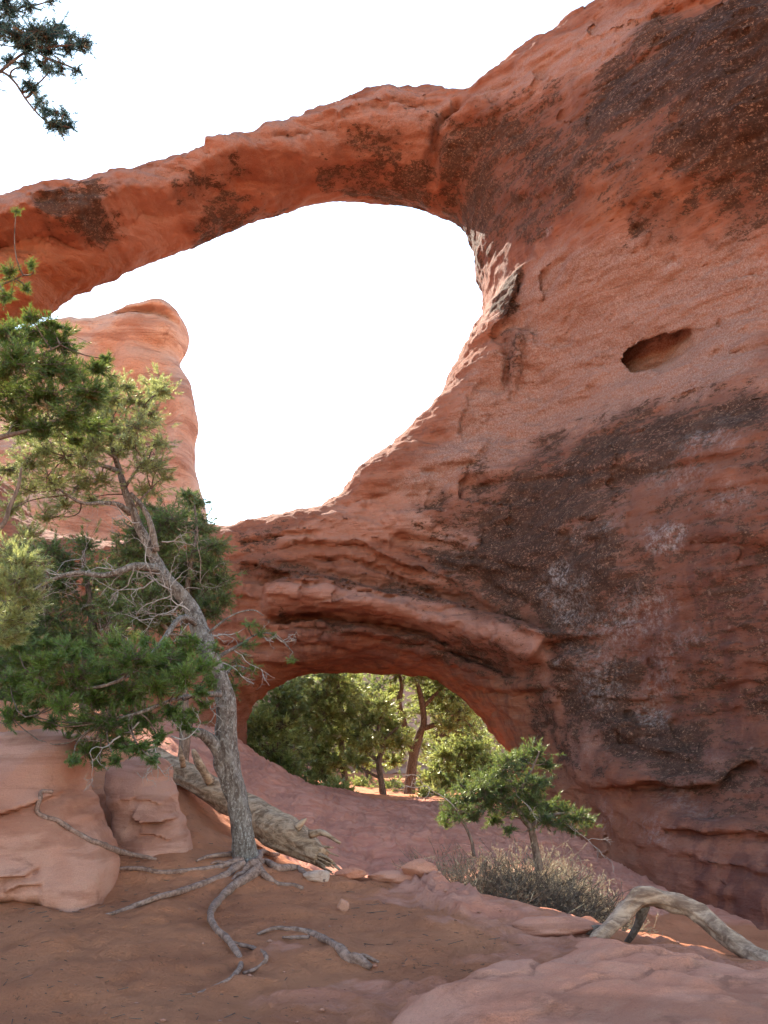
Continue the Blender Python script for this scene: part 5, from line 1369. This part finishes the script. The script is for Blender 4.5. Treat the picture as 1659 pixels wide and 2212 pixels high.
far_tree('pinyon_pine', 'leafy green tree behind the straight trunked pine', [[(690, 1725, 16), (685, 1640, 14), (690, 1560, 11), (695, 1490, 7)], [(686, 1620, 8), (640, 1560, 5)]],
    [(660, 1480, 30), (700, 1470, 28), (740, 1455, 28), (630, 1510, 28), (680, 1520, 30), (720, 1540, 28), (650, 1560, 30), (700, 1590, 30), (750, 1580, 26), (660, 1620, 28), (720, 1640, 26), (620, 1620, 24), (690, 1670, 24), (755, 1640, 22)], 53, 72, None, .05, 26)
far_tree('shrub', 'dense olive thicket low on the right behind the small pine crown', [[(1010, 1735, 10), (1005, 1700, 6)], [(1012, 1730, 8), (1050, 1690, 5)], [(1008, 1730, 8), (970, 1690, 5)]],
    [(900, 1700, 22), (940, 1690, 24), (975, 1685, 26), (1010, 1690, 26), (1045, 1690, 26), (1075, 1680, 22), (960, 1715, 20), (1000, 1720, 22), (1045, 1720, 22), (1020, 1650, 24), (1060, 1650, 22), (985, 1650, 22)], 45.5, 73, None, .02, 30, 4)
for k_, (cx_, lab_) in enumerate([(790, 'low pale green shrub on the sand between the two slim trunks'), (850, 'low pale green shrub on the sand just left of the thick forked trunk'), (660, 'low dark green shrub near the left rim of the lower opening')]):
    far_tree('shrub', lab_, [[(cx_, 1732, 8), (cx_ - 4, 1708, 5)], [(cx_, 1728, 6), (cx_ + 22, 1700, 4)], [(cx_, 1728, 6), (cx_ - 24, 1704, 4)]], [(cx_ - 22, 1706, 16), (cx_, 1698, 18), (cx_ + 22, 1704, 16), (cx_ + 8, 1718, 14), (cx_ - 10, 1716, 14)], (46, 44, 39)[k_], 75 + k_, None, (.2, .25, .0)[k_], 28, 0)
# red slope that closes the view beyond those trees
def slope():
    x = np.arange(-34, 34, .35); y = np.arange(56, 84, .35)
    X, Y = np.meshgrid(x, y, indexing='ij')
    z = ground_base(X, Y) - .6 + 9.5 * sstep(56, 66, Y + 2.5 * fbm(X * .12, Y * .12, 0 * X, 3, 401)) + .9 * fbm(X * .25, Y * .25, 0 * X, 4, 402)
    z = z + .35 * np.abs(((z * .9) % 1) - .5)
    n_, m_ = X.shape
    i = np.arange(n_ - 1)[:, None] * m_; j = np.arange(m_ - 1)[None]
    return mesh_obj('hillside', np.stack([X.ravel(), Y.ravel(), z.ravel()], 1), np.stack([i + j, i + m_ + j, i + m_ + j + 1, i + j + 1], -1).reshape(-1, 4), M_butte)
tag(slope(), kind='structure')

# ------------------------------------------------------------------ litter on the sand
r = np.random.default_rng(77)
lt = Geo()
n_ = 1900
lx = r.uniform(-4.2, 2.6, n_); ly = r.uniform(5.2, 12.5, n_)
dn = fbm(lx * .8, ly * .8, 0 * lx, 3, 501)
k = (r.random(n_) < sstep(-.3, .5, dn)) & (rock_mask(lx, ly) < .4)
lx, ly = lx[k], ly[k]
lz = ground_h(lx, ly) + .004
a_ = r.uniform(0, 6.28, len(lx)); ll = r.uniform(.012, .07, len(lx)) * np.where(r.random(len(lx)) < .06, 2.6, 1)
d_ = np.stack([np.cos(a_), np.sin(a_), r.normal(size=len(lx)) * .12], 1) * ll[:, None]
p_ = np.stack([lx, ly, lz], 1)
sticks(lt, p_ - d_ * .6, p_ + d_ * .6, .0032, .0020)
tag(lt.build('fallen_twigs', M_barkb), kind='stuff')
pb = Geo()
n_ = 420
lx = r.uniform(-3.8, 3.0, n_); ly = r.uniform(5.4, 12.5, n_)
lz = ground_h(lx, ly)
ico = np.array([[1, 0, 0], [-1, 0, 0], [0, 1, 0], [0, -1, 0], [0, 0, 1], [0, 0, -1]], float)
it = np.array([[0, 2, 4], [2, 1, 4], [1, 3, 4], [3, 0, 4], [2, 0, 5], [1, 2, 5], [3, 1, 5], [0, 3, 5]])
for x_, y_, z_ in zip(lx, ly, lz):
    s_ = min(r.exponential(.006) + .003, .03)
    pb.add(ico * np.array([1, .8, .55]) * s_ * r.uniform(.7, 1.3, (6, 1)) + [x_, y_, z_ + s_ * .2], None, it)
tag(pb.build('pebbles', M_bould, smooth=False), kind='stuff')
